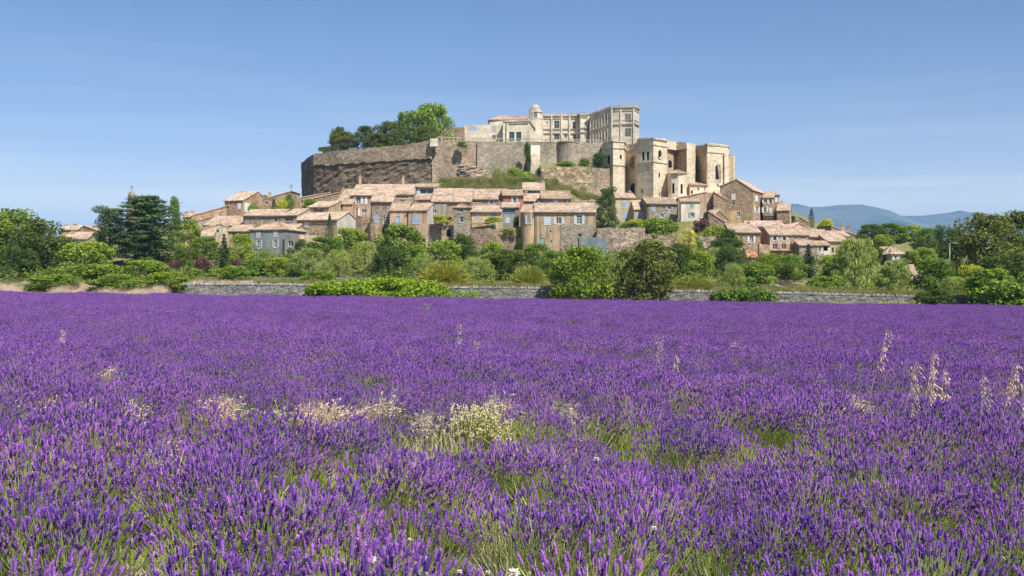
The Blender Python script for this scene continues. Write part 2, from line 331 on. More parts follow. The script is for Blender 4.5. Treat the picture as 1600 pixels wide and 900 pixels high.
def house(label, x0, x1, d, yaw, eave, base, roof, mat, wins=(), ridge=None, D=None, s=.34, eave2=None, apex=None, ch=(), cat='house', name='village_house', rmat=None, matR=None, ov=.28, found=4, terr=True, hipw=None):
    a = math.radians(yaw); A = XY(x0, d); t = (x1-800)/F; W = (t*d-A.x)/(math.cos(a)-t*math.sin(a))
    u = Vector((math.cos(a), math.sin(a))); n = Vector((-math.sin(a), math.cos(a))); B = A+u*W
    ze = ZZ(eave, d); zb0 = ZZ(base, d); zb = zb0-found
    if ridge is not None and D is None:
        k = (HY-ridge)/F; half = max(.8, (k*d-(ze-CZ))/(s-k)); half = min(half, 9); D = 2*half if roof in ('par', 'hip', 'pyr') else half
    if D is None: D = 8
    mat = WALL[mat] if isinstance(mat, str) else mat
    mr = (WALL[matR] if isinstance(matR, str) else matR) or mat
    mid = (A+B)/2; root = thing(name, label, cat, (mid.x, mid.y, zb0))
    if terr:
        TERR.append((mid.x, mid.y-1.5, zb0)); TERR.append((mid.x+n.x*D, mid.y+n.y*D, zb0+1.0))
    Cq, Dq = B+n*D, A+n*D; rise = s*D/2
    fa = .5
    if roof == 'gab':
        fa = apex[0]; rise = ZZ(apex[1], d)-ze
    ze2 = ZZ(eave2, B.y) if eave2 is not None else ze
    prof = {0: [(0, ze), (W, ze2)], 1: [(0, ze2), (D, ze2)], 2: [(0, ze2), (W, ze)], 3: [(0, ze), (D, ze)]}
    if roof == 'par': prof[1] = [(0, ze), (D/2, ze+rise), (D, ze)]; prof[3] = prof[1]
    if roof == 'gab': prof[0] = [(0, ze), (W*fa, ze+rise), (W, ze2)]; prof[2] = [(0, ze2), (W*(1-fa), ze+rise), (W, ze)]
    if roof == 'shedb': prof[1] = [(0, ze), (D, ze+s*D)]; prof[2] = [(0, ze+s*D), (W, ze+s*D)]; prof[3] = [(0, ze+s*D), (D, ze)]
    Q = [A, B, Cq, Dq]; bm = bmesh.new(); jobs = []
    for i in range(4):
        p, q = Q[i], Q[(i+1) % 4]; hs = holes_for(p, q, zb, prof[i], [x[1:] for x in wins if x[0] == i])
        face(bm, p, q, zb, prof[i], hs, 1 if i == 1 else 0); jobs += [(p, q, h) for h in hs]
    if roof == 'flat': bm.faces.new([bm.verts.new((p.x, p.y, z-.35)) for p, z in zip(Q, (ze, ze2, ze2, ze))])
    obj('wall', bm, [mat, mr], root)
    for p, q, h in jobs: make_window(root, p, q, h, h[5] if h[5] != 'a' else 'v', h[6])
    def L(uu, nn, z): q = A+u*uu+n*nn; return Vector((q.x, q.y, z+.07))
    bm = bmesh.new(); vg = .14; rm = rmat or ROOF
    if roof == 'par':
        slope(bm, L(-vg, -ov, ze-s*ov), L(W+vg, -ov, ze-s*ov), L(W+vg, D/2, ze+rise), L(-vg, D/2, ze+rise))
        slope(bm, L(W+vg, D+ov, ze-s*ov), L(-vg, D+ov, ze-s*ov), L(-vg, D/2, ze+rise), L(W+vg, D/2, ze+rise))
        tube(bm, [L(-vg, D/2, ze+rise), L(W/2, D/2, ze+rise-.03), L(W+vg, D/2, ze+rise)], [.12]*3, 6)
    elif roof == 'gab':
        sl = rise/(W*fa); sr = (ze+rise-ze2)/(W*(1-fa))
        slope(bm, L(-ov, D+vg, ze-sl*ov), L(-ov, -vg, ze-sl*ov), L(W*fa, -vg, ze+rise), L(W*fa, D+vg, ze+rise))
        slope(bm, L(W+ov, -vg, ze2-sr*ov), L(W+ov, D+vg, ze2-sr*ov), L(W*fa, D+vg, ze+rise), L(W*fa, -vg, ze+rise))
        tube(bm, [L(W*fa, -vg, ze+rise), L(W*fa, D+vg, ze+rise)], [.12]*2, 6)
    elif roof == 'shedb':
        slope(bm, L(-vg, -ov, ze-s*ov), L(W+vg, -ov, ze-s*ov), L(W+vg, D+.1, ze+s*(D+.1)), L(-vg, D+.1, ze+s*(D+.1)))
    elif roof == 'mono':
        k = (ze2-ze)/W
        if k > 0: slope(bm, L(-ov, D+vg, ze-k*ov), L(-ov, -vg, ze-k*ov), L(W+.1, -vg, ze2+k*.1), L(W+.1, D+vg, ze2+k*.1))
        else: slope(bm, L(W+ov, -vg, ze2+k*ov), L(W+ov, D+vg, ze2+k*ov), L(-.1, D+vg, ze-k*.1), L(-.1, -vg, ze-k*.1))
    elif roof in ('hip', 'pyr'):
        hw = min(hipw if hipw is not None else D/2, W/2-.02) if roof == 'hip' else W/2-.02; zr = ze+s*D/2; eo = ze-s*ov
        slope(bm, L(-ov, -ov, eo), L(W+ov, -ov, eo), L(W-hw, D/2, zr), L(hw, D/2, zr)); slope(bm, L(W+ov, D+ov, eo), L(-ov, D+ov, eo), L(hw, D/2, zr), L(W-hw, D/2, zr))
        slope(bm, L(W+ov, -ov, eo), L(W+ov, D+ov, eo), L(W-hw, D/2+.01, zr), L(W-hw, D/2-.01, zr)); slope(bm, L(-ov, D+ov, eo), L(-ov, -ov, eo), L(hw, D/2-.01, zr), L(hw, D/2+.01, zr))
    if roof != 'flat': obj('roof', bm, rm, root)
    else:
        bm.free()
    if roof in ('par', 'shedb') and d < 232 and W > 4 and name == 'village_house':
        bm = bmesh.new(); q0, q1 = L(.22, -.09, zb), L(.22, -.09, ze-.35); tube(bm, [q0, q1, L(.22, -ov*.8, ze-.2)], [.055]*3, 6); obj('downpipe', bm, plain((.2, .17, .15), .5), root)
        bm = bmesh.new(); tube(bm, [L(-vg, -ov-.06, ze-s*ov-.12), L(W+vg, -ov-.06, ze-s*ov-.12)], [.075]*2, 6); obj('gutter', bm, plain((.25, .2, .17), .5), root)
    for (px, py, wp) in ch:
        nn = {'par': D/2, 'hip': D/2, 'pyr': D/2, 'shedb': D*.7}.get(roof, D*.4); q = A+u*max(.3, min(W-.3, seg_hit(A+n*nn, B+n*nn, px)[0]))+n*nn
        chimney(root, q.x, q.y, min(ze, ze2)-.4, ZZ(py, q.y), max(.5, wp/F*q.y))
    return root
# ------------------------------------------------------------------ ground of the lavender field (plane tilted a little)
def field_z(x, y): return -.0141*x

# ------------------------------------------------------------------ village houses (px columns, distance, yaw, eave row, base row ...)
H = house
# --- left flank of the village
H('low stone house with tiled roof, leftmost of the village beside the tall leafy trees', 94, 121, 236, 0, 359, 384, 'par', 'sto', ridge=353, ch=[(92, 352, 6), (117, 350, 5)])
H('brown gabled house with two tall chimneys left of the dark pine', 119, 166, 240, -14, 364, 384, 'gab', 'std', wins=[(0, 131, 364, 4, 3, 'o', 'white'), (0, 125, 364, 4, 3, 'o', 'white')], apex=(.28, 353), eave2=365, D=9, ch=[(141, 352, 5)])
H('low lean-to house with pale tiled roof in front of the brown gabled house', 96, 136, 228, 0, 373, 386, 'shedb', 'cream', ridge=363, s=.3, ch=[(114, 361, 4)])
H('long stone house with lavender shutters at the foot of the upper left street', 286, 312, 238, 12, 339, 362, 'par', 'sto', wins=[(0, 301, 346, 5, 9, 'c', 'lav')], ridge=333, ch=[(300, 330, 5), (292, 331, 4)])
H('long stone house with rising roofline left of the orange gabled house', 299, 354, 234, 8, 337, 366, 'mono', 'sto', wins=[(0, 303, 357, 5, 9, 'c', 'lav'), (0, 318, 345, 3, 5, 'o', 'white')], eave2=322, D=8)
H('narrow stone house with pale tiled roof below the long rising roofline', 308, 342, 228, 6, 345, 372, 'mono', 'tan2', wins=[(0, 312, 354, 4, 8, 'c', 'lav')], eave2=336, D=7)
H('broad low house under a wide pale roof behind the small cream gable', 318, 383, 219, -3, 352, 372, 'par', 'sto', ridge=338, s=.3, ch=[(331, 343, 4)])
H('orange stone house with gable and white shutters high on the left flank', 351, 379, 238, -22, 314, 345, 'par', 'sto', wins=[(0, 374, 322, 5, 9, 'c', 'white'), (1, 386, 324, 8, 13, 'c', 'white'), (1, 396, 321, 4, 6, 'o', 'white')], D=11, s=.42, ch=[(366, 306, 4)])
H('stone house with single-slope roof rising to the right beside the orange gabled house', 406, 454, 243, -4, 313, 334, 'mono', 'stb', wins=[(0, 416, 317, 4, 5, 'o', 'white')], eave2=299, D=8, ch=[(421, 301, 4)])
H('long low house with ochre walls and grey shutters below the left cliff end', 456, 516, 254, 6, 311, 330, 'mono', 'ochre', wins=[(0, 462, 317, 4, 8, 'c', 'lav'), (0, 472, 315, 3, 6, 'o', 'white')], eave2=301, D=8)
H('dark stone house with long roof rising to the right under the left cliff end', 476, 547, 249, 5, 313, 330, 'mono', 'std', eave2=297, D=7, ch=[(536, 293, 4)])
H('cream house with bright right gable and one red-brown window', 480, 514, 222, -24, 324, 345, 'par', 'pink', wins=[(0, 498, 330, 7, 9, 's', 'brown')], ridge=317, matR='cream', D=8)  # paler right gable paints in the sun that strikes it
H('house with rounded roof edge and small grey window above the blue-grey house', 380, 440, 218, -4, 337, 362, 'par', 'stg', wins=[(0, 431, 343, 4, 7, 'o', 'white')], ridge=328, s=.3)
H('house with wide glazed window and bright right gable above the blue-grey house', 440, 464, 214, -20, 337, 362, 'par', 'tan2', wins=[(0, 452, 342, 14, 8, 'f', 'grey')], ridge=328, matR='white', D=9)  # right gable coloured white for the sunlight on it
H('stone house with tall bright right gable behind the narrow cypress', 464, 527, 206, -17, 344, 380, 'par', 'stb', wins=[(0, 479, 351, 6, 8, 'c', 'grey'), (0, 479, 364, 6, 8, 'c', 'grey'), (0, 489, 366, 2, 4, 'o', 'white')], ridge=337, matR='white', D=9.5)  # sunlit side painted in: right gable far lighter than the stone front
H('small cream gabled house left of the blue-grey house', 316, 362, 208, 14, 357, 392, 'gab', 'cream', wins=[(0, 340, 361, 5, 6, 's', 'lblue')], apex=(.62, 349), D=9, eave2=358)
H('low tiled house half hidden by trees at the left end of the village', 287, 332, 205, 4, 369, 395, 'par', 'cream', ridge=361, ch=[(311, 359, 4)])
r = H('large blue-grey rendered house with grey shutters', 390, 444, 196, -12, 359, 412, 'hip', 'blueg', wins=[(0, 404, 366.5, 7, 8, 'c', 'grey'), (0, 430.5, 365, 6, 8, 'c', 'grey'), (0, 404.5, 382, 5, 12, 's', 'grey'), (0, 430.5, 381, 5, 11, 's', 'grey')], ridge=347, hipw=3, ch=[(399, 347, 4)])
H('brown stuccoed wing with recessed dark balcony left of the blue-grey house', 356, 390, 197.6, -4, 361, 405, 'par', 'tan2', wins=[(0, 373, 368, 19, 8, 'x', 'grey')], ridge=350, D=7)
H('grey terraced annex with white-framed square window right of the blue-grey house', 444.5, 468, 194, -22, 367, 412, 'flat', 'grey', wins=[(0, 454, 381, 8, 9, 'o', 'white'), (0, 454, 394, 13, 8, 'f', 'teal')], matR='cream', D=7.5)  # cream on the right side stands in for sunlight on it
H('small cream rooftop room with posts above the grey annex', 446, 466, 203, -10, 355, 372, 'par', 'cream', wins=[(0, 450, 362, 4, 7, 'o', 'white'), (0, 460, 362, 6, 7, 'o', 'white')], ridge=351, terr=False, found=1)
# --- centre, back row under the rampart
H('large house with long pale roof and white shutters under the rampart', 549, 652, 226, 1, 305, 342, 'par', 'pink', wins=[(0, 560, 313, 7, 11, 's', 'white'), (0, 572, 313, 4, 11, 'c', 'white'), (0, 556, 332, 6, 12, 's', 'white'), (0, 569, 330, 8, 6, 'o', 'white')], ridge=280, s=.33, ch=[(563, 276, 4), (630, 275, 4), (577, 288, 3)])
H('house with reddish window frames and sloping roof left of the large pale-roofed house', 523, 550, 224, -8, 319, 350, 'shedb', 'pink', wins=[(0, 532, 323, 7, 7, 'f', 'brown'), (0, 535, 336, 8, 8, 'f', 'brown')], ridge=296, s=.5)
H('house with a cut-in roof terrace right of the large pale-roofed house', 649, 684, 224, 0, 292, 318, 'shedb', 'white', wins=[(0, 667, 299, 22, 8, 'f', 'lblue')], ridge=288, s=.3)
H('low pale roof below the cut-in roof terrace', 648, 676, 218, 0, 312, 322, 'shedb', 'tan2', ridge=304, s=.33)
H('brown house under a broad roof left of the small square tower', 674, 736, 214, 0, 315, 358, 'par', 'stb', ridge=295, s=.36, wins=[(0, 712, 338, 4, 6, 'o', 'white')])
H('long roofed house with two blue shuttered windows below the grassy slope', 731, 792, 222, 0, 311, 332, 'par', 'tan', wins=[(0, 768, 316, 5, 6, 's', 'lblue'), (0, 781, 316, 5, 6, 's', 'lblue'), (0, 745, 315, 14, 3, 'f', 'lblue')], ridge=296, ch=[(754, 300, 5)])
H('red brick house with pale blue shutters in the centre of the village', 786, 818, 219, 5, 305, 336, 'par', 'red', wins=[(0, 804, 312, 5, 9, 's', 'lblue')], ridge=296, D=8)
H('topmost central house with a row of high windows under its eave', 817, 851, 231, 0, 297, 306, 'par', 'pink', wins=[(0, 827, 300, 7, 4, 'f', 'lblue'), (0, 835, 300, 7, 4, 'f', 'lblue'), (0, 844, 300, 7, 4, 'f', 'lblue')], ridge=286, ch=[(854, 283, 7)])
H('house with one blue window below the row of high windows', 816, 848, 222, 0, 314, 330, 'shedb', 'tan', wins=[(0, 835, 318, 6, 6, 'c', 'blue')], ridge=303, s=.36, ch=[(822, 299, 4)])
H('pale house with two chimneys behind the big tan house', 846, 892, 216, 0, 310, 325, 'par', 'tan2', wins=[(0, 868, 314, 7, 5, 'c', 'lblue')], ridge=299, ch=[(873, 298, 4), (884, 298, 8)])
# --- centre, middle and front rows
H('dark rubble house with two bricked-up openings in the left centre', 579, 613, 211, 0, 315, 358, 'shedb', 'stg', wins=[(0, 589, 323, 7, 10, 'c', 'wood'), (0, 602, 323, 6, 10, 'c', 'wood'), (0, 588, 342, 7, 7, 'c', 'blue'), (0, 602, 344, 7, 11, 'o', 'white')], ridge=302, s=.36)
H('recessed house with a row of small windows over a dark terrace', 615, 646, 216, 0, 304, 325, 'shedb', 'tan2', wins=[(0, 622, 308, 4, 4, 'o', 'white'), (0, 629, 308, 4, 4, 'o', 'white'), (0, 636, 308, 4, 4, 'o', 'white'), (0, 629, 316, 20, 6, 'v', 'grey')], ridge=299, s=.3)
H('pink plastered house with bright blue door and balcony', 609, 637, 204, 0, 329, 392, 'par', 'pink', wins=[(0, 623, 331.5, 3, 4, 'o', 'white'), (0, 622, 346, 6, 16, 'd', 'blue')], ridge=316, s=.35)
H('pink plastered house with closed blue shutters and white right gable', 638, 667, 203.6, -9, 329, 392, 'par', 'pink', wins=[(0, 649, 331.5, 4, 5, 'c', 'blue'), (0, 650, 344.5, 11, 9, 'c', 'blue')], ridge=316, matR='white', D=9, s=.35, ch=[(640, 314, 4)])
H('small grey house with one dark window behind the green vine', 672, 697, 208, 0, 319, 360, 'flat', 'grey', wins=[(0, 679, 331, 6, 6, 'o', 'white')], D=5)
H('grey stone wall house with white-framed door below the green vine', 667, 692, 203.5, 0, 350, 395, 'flat', 'std', wins=[(0, 685, 370, 6, 11, 'o', 'white')], D=4)
H('narrow stone gatehouse with dark arched doorway', 690, 710, 202.5, 0, 352, 392, 'flat', 'stb', wins=[(0, 701, 364, 7, 12, 'a', 'grey')], D=4)
H('small square stone tower with tiled pyramid roof', 709, 734, 201, 0, 324, 392, 'pyr', 'stg', wins=[(0, 721, 329, 4, 6, 'o', 'white'), (0, 721, 343, 5, 9, 'o', 'white')], D=3.2, s=.5, name='pigeon_tower', cat='tower')
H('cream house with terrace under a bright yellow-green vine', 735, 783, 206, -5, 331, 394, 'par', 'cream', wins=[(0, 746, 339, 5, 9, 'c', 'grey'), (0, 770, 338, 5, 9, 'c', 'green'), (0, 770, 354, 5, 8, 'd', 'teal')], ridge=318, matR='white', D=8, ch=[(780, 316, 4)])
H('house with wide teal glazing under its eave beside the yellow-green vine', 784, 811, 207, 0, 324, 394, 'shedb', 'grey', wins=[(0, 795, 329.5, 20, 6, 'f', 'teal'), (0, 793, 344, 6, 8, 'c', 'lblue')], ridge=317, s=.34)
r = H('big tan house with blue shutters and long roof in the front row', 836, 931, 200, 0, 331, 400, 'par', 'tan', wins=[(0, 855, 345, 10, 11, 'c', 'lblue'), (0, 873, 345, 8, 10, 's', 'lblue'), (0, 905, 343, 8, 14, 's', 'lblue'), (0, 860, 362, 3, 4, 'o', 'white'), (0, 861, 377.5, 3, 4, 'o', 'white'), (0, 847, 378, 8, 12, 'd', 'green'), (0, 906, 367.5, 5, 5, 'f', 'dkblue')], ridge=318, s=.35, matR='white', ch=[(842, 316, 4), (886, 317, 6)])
BIG_TAN = r
H('modern grey rendered box annex below the big tan house', 905, 948, 194, 0, 371, 402, 'flat', 'cement', D=4.2, name='annex', cat='annex')
# --- right of the pine, below the church
H('pale yellow house with blue shutters beside the tall pine', 962, 993, 232, 4, 309, 350, 'par', 'cream', wins=[(0, 976, 320, 6, 9, 'c', 'blue'), (0, 976, 336, 8, 8, 'c', 'blue')], ridge=304, D=7, ch=[(984, 299, 3)])
H('small house with sloping roof and blue shuttered window right of the pale yellow house', 991, 1011, 229, 2, 327, 350, 'shedb', 'cream', wins=[(0, 1000, 339, 6, 10, 's', 'blue')], ridge=314, s=.6)
H('dark stone house with blue shutters below the bell tower', 1011, 1058, 226, 4, 318, 354, 'par', 'stg', wins=[(0, 1021, 325, 6, 7, 'c', 'blue'), (0, 1046, 325, 5, 6, 's', 'blue'), (0, 1034, 337, 5, 5, 's', 'blue')], ridge=309, matR='tan', ch=[(993, 305, 4), (1046, 305, 4)])
H('narrow white house with green shutters right of the dark stone house', 1064, 1094, 222, 0, 315, 348, 'shedb', 'white', wins=[(0, 1081, 321, 5, 6, 'c', 'green'), (0, 1081, 335.5, 5, 7, 's', 'green')], ridge=311, s=.3)
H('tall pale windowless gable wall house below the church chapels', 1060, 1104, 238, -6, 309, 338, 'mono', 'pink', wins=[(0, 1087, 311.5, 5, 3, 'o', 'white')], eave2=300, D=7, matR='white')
H('pale ruined house with broken top right of the windowless gable', 1104, 1128, 240, 0, 301, 340, 'flat', 'pink', wins=[(0, 1112, 318, 3, 4, 'o', 'white')], D=4)
H('small tiled house with dark right gable above the purple bush', 1094, 1108, 218, -38, 341, 362, 'par', 'pink', D=8.5, s=.42, matR='std')
H('ochre house with lean-to roof at the foot of the big brown gabled house', 1118, 1158, 226, 0, 329, 350, 'flat', 'ochre', wins=[(0, 1132, 340, 3, 4, 'o', 'white'), (0, 1154, 335, 5, 8, 'o', 'white')], D=5)
H('narrow brown house with bright corner left of the big brown gabled house', 1115, 1134, 236, -10, 300, 345, 'mono', 'stb', eave2=311, D=6, matR='white')
H('big brown gabled house below the apse of the church', 1125, 1177, 244, -26, 291, 350, 'gab', 'stb', wins=[(0, 1146, 307, 6, 9, 'c', 'white'), (0, 1146, 318, 3, 5, 'o', 'white'), (1, 1182, 310, 4, 8, 'c', 'white'), (1, 1182.5, 328, 4, 9, 's', 'white'), (1, 1182.5, 343, 3, 4, 'o', 'white')], apex=(.5, 281), eave2=297, D=11, matR='sto', s=.4, name='gabled_house')
H('terraced house with white shuttered windows and iron balcony right of the big brown gable', 1192, 1209, 246, -14, 309, 350, 'shedb', 'sto', wins=[(0, 1196, 314, 5, 7, 's', 'white'), (0, 1204, 315, 4, 7, 's', 'white'), (0, 1195, 328, 5, 8, 's', 'white'), (0, 1204, 329, 4, 9, 'c', 'white'), (0, 1197, 343, 4, 6, 'o', 'white')], ridge=304, s=.3, D=6)
H('tall narrow stone house standing above the terraced houses on the right', 1202, 1217, 249, -12, 305, 350, 'hip', 'sto', wins=[(0, 1213, 312, 4, 7, 'c', 'white'), (0, 1213, 329, 3, 9, 'c', 'white')], ridge=301, D=5, s=.3)
H('brown house with pale right end at the end of the terraced row', 1214, 1234, 244, -16, 329, 354, 'par', 'std', wins=[(1, 1231, 332, 5, 5, 'o', 'white')], ridge=326, matR='cream', D=9)
H('small brown upper house behind the terraced row', 1215, 1229, 254, 0, 322, 345, 'par', 'std', ridge=318, D=6, ch=[(1221, 315, 3)])
H('dark distant house with low gable left of the lone cypress', 1241, 1263, 262, 0, 346, 358, 'gab', 'std', apex=(.4, 339), D=8, eave2=347)
H('low pink house with gently sloping roof right of the terraced row', 1237, 1270, 236, 10, 354, 372, 'gab', 'pink', wins=[(0, 1261, 360, 8, 5, 'c', 'grey')], apex=(.35, 348), eave2=358, D=12, rmat=ROOFP)
H('low pink house with stepped roof below the lone cypress', 1264, 1294, 230, 8, 362, 380, 'gab', 'pink', apex=(.3, 357), eave2=366, D=11)
H('brown long house with three chimneys at the right end of the village', 1299, 1337, 240, 10, 353, 378, 'mono', 'std', eave2=367, D=7, ch=[(1316, 352, 4), (1327, 353, 4), (1333, 355, 3)])
H('white house with blue shutters at the right end of the village', 1301, 1328, 228, 4, 369, 390, 'par', 'white', wins=[(0, 1312, 372, 4, 5, 'c', 'lblue'), (0, 1319, 372, 4, 5, 'c', 'lblue')], ridge=362, D=7)
H('low bright pink roofed outbuilding above the balcony house', 1168, 1226, 220, -3, 354, 366, 'par', 'pink', ridge=346, s=.3, rmat=ROOFP)
H('stone house with long descending roof left of the balcony house', 1142, 1188, 206, 0, 363, 404, 'par', 'sto', wins=[(0, 1155.5, 377, 8, 13, 'f', 'lblue'), (0, 1174, 374, 6, 10, 's', 'white'), (0, 1156, 392, 3, 4, 'o', 'white')], ridge=350, s=.34, ch=[(1170, 347, 4)])
H('dark gable walled house behind the long descending roof', 1107, 1149, 214, -4, 330, 372, 'mono', 'std', eave2=357, D=9, wins=[(0, 1113, 352, 3, 6, 'v', 'grey')])
H('house with pale blue shutters over a planted balcony', 1203, 1234, 204, 0, 367, 412, 'par', 'pink', wins=[(0, 1210.5, 371.5, 5, 9, 's', 'lblue'), (0, 1225.5, 371.5, 5, 9, 's', 'lblue'), (0, 1211, 385, 8, 9, 'o', 'white'), (0, 1225, 385, 8, 9, 'o', 'white')], ridge=355, s=.34, ch=[(1230, 353, 4)])
H('brown stone house with small attic windows right of the balcony', 1234, 1263, 204.5, 3, 367, 414, 'par', 'stb', wins=[(0, 1243, 371.5, 3, 4, 'o', 'white'), (0, 1255, 371.5, 4, 4, 'o', 'white')], ridge=355, s=.34)
H('low house with rounded stone base below the brown attic house', 1249, 1278, 200, 0, 383, 412, 'shedb', 'stg', ridge=379, s=.25, D=4)
H('cream house under tiled roof behind the white walled house', 1266, 1300, 214, 4, 370, 395, 'par', 'pink', ridge=362, D=9)
H('white walled house with dark open loggia on the right', 1271, 1297, 206, 6, 383, 408, 'shedb', 'white', wins=[(0, 1281, 388.5, 3, 8, 'o', 'white'), (0, 1290, 388, 7, 8, 'x', 'white')], ridge=377, s=.34)
H('cream house with narrow window beside the silvery willow', 1293, 1326, 210, 6, 377, 406, 'par', 'cream', wins=[(0, 1301, 391, 4, 9, 'o', 'white'), (0, 1311, 380, 3, 5, 'o', 'white')], ridge=368, s=.34)
H('small tile-roofed garden shed beside the dark cypress', 1163, 1184, 184, 0, 402, 416, 'shedb', 'tan2', ridge=395, s=.5, rmat=rooftile((.55, .27, .18)), name='garden_shed', cat='shed')
# --- houses among the trees on the far right
H('white farmhouse with two small windows among the far right trees', 1394, 1414, 186, 2, 396.5, 416, 'hip', 'white', wins=[(0, 1399.5, 402.5, 2.5, 5, 'o', 'white'), (0, 1408.5, 402.5, 2.5, 5, 'o', 'white')], ridge=390, D=7, s=.4, ch=[(1402, 388, 3)], name='farmhouse', cat='farmhouse')
H('lower tiled wing left of the white farmhouse', 1384, 1396, 190, 0, 395, 414, 'par', 'tan2', ridge=388, D=6, name='farmhouse')
H('low pale tiled roof among bushes on the far right', 1420, 1442, 150, 0, 437, 452, 'par', 'cream', ridge=426, D=8, s=.5, name='outbuilding', cat='outbuilding')
H('grey slate roofed hut below the lamp post on the far right', 1482, 1500, 140, 0, 445, 458, 'shedb', 'white', ridge=438, s=.4, rmat=plain((.42, .46, .5), .7), name='outbuilding', cat='outbuilding')
H('white gabled shed behind bushes under the lamp post', 1474, 1489, 160, -8, 415, 440, 'gab', 'white', apex=(.5, 407), D=5, rmat=plain((.55, .56, .56), .6), name='white_shed', cat='shed')
# rounded corner of the big tan house
def round_corner():
    cx = XY(828, 202.2); r = 1.9; bm = bmesh.new(); zb, zt = ZZ(404, 200), ZZ(331, 200)
    A0 = XY(813, 203.5); pts = [A0]
    for t in range(0, 9): a = math.radians(205+t*14); pts.append(Vector((cx.x+1.75*math.cos(a), cx.y+2.2*math.sin(a))))
    pts.append(XY(836.3, 202)); jobs = []
    for i, (a, b) in enumerate(zip(pts, pts[1:])):
        pr = [(0, zt), ((b-a).length, zt)]; face(bm, a, b, zb, pr, [])
    bmesh.ops.remove_doubles(bm, verts=bm.verts, dist=.001)
    for f in bm.faces: f.smooth = True
    obj('rounded_corner', bm, WALL['tan'], BIG_TAN)
    c, e = XY(822.8, 200.05), XY(829.5, 199.9); 
    zc = ZZ(343, 200); make_window(BIG_TAN, c, e, (.1, (e-c).length-.1, zc-.75, zc+.75, 0), 's', 'lblue')
    bm = bmesh.new(); a0, b0 = XY(812, 203.2), XY(838, 199.75); zr = ZZ(319, 207)
    a1, b1 = XY(817, 207.5), XY(838, 207.5)
    slope(bm, (a0.x, a0.y-2.2, zt-.05), (b0.x, b0.y, zt-.05), (b1.x, b1.y, zr), (a1.x, a1.y, zr)); obj('roof', bm, ROOF, BIG_TAN)
round_corner()
# stone facing of the lower right storey of that house
bm = bmesh.new(); a, b = XY(876, 199.9), XY(931.2, 199.9); z0, z1 = ZZ(402, 200), ZZ(351.5, 200)
u0, u1 = seg_hit(a, b, 903.2)[0], seg_hit(a, b, 908.8)[0]
face(bm, a, b, z0, [(0, z1), ((b-a).length, z1)], [(u0, u1, ZZ(370.3, 200), ZZ(364.7, 200), 0)], 0, .09); quad(bm, [(a.x, a.y, z1), (b.x, b.y, z1), (b.x, b.y+.1, z1), (a.x, a.y+.1, z1)])
obj('stone_base', bm, WALL['stg'], BIG_TAN)

# balconies and railings
def balcony(root_name, label, x0, x1, py, d, depth, mat, hpx=5, parent=None):
    a, b = P(x0, py, d), P(x1, py, d); rt = parent or thing(root_name, label, 'balcony', (a.x, a.y, a.z))
    bm = bmesh.new(); abox(bm, (a.x, a.y-depth, a.z-.15), Vector((b.x-a.x, 0, 0)), Vector((0, depth-.01, 0)), Vector((0, 0, .15))); obj('balcony_slab', bm, WALL['tan2'], rt)
    bm = bmesh.new(); h = hpx/F*d; n = max(4, int((b.x-a.x)/.16))
    for i in range(n+1): x = a.x+(b.x-a.x)*i/n; tube(bm, [(x, a.y-depth+.05, a.z), (x, a.y-depth+.05, a.z+h)], [.018]*2, 4)
    tube(bm, [(a.x, a.y-depth+.05, a.z+h), (b.x, a.y-depth+.05, a.z+h)], [.035]*2, 5); obj('railing', bm, mat, rt)
byname = {o['label']: o for o in C.objects if 'label' in o}
IRON = plain((.05, .05, .055), .5, .4)
balcony('', '', 614, 637, 355, 204, 1.0, IRON, 6, byname['pink plastered house with bright blue door and balcony'])
balcony('', '', 1204, 1244, 391, 204, 1.3, plain((.16, .06, .04), .6), 7, byname['house with pale blue shutters over a planted balcony'])
balcony('', '', 735, 766, 349, 205.5, 1.0, plain((.6, .58, .54), .7), 3, byname['cream house with terrace under a bright yellow-green vine'])
balcony('', '', 1192, 1209, 336.5, 246, 1.0, IRON, 5, byname['terraced house with white shuttered windows and iron balcony right of the big brown gable'])
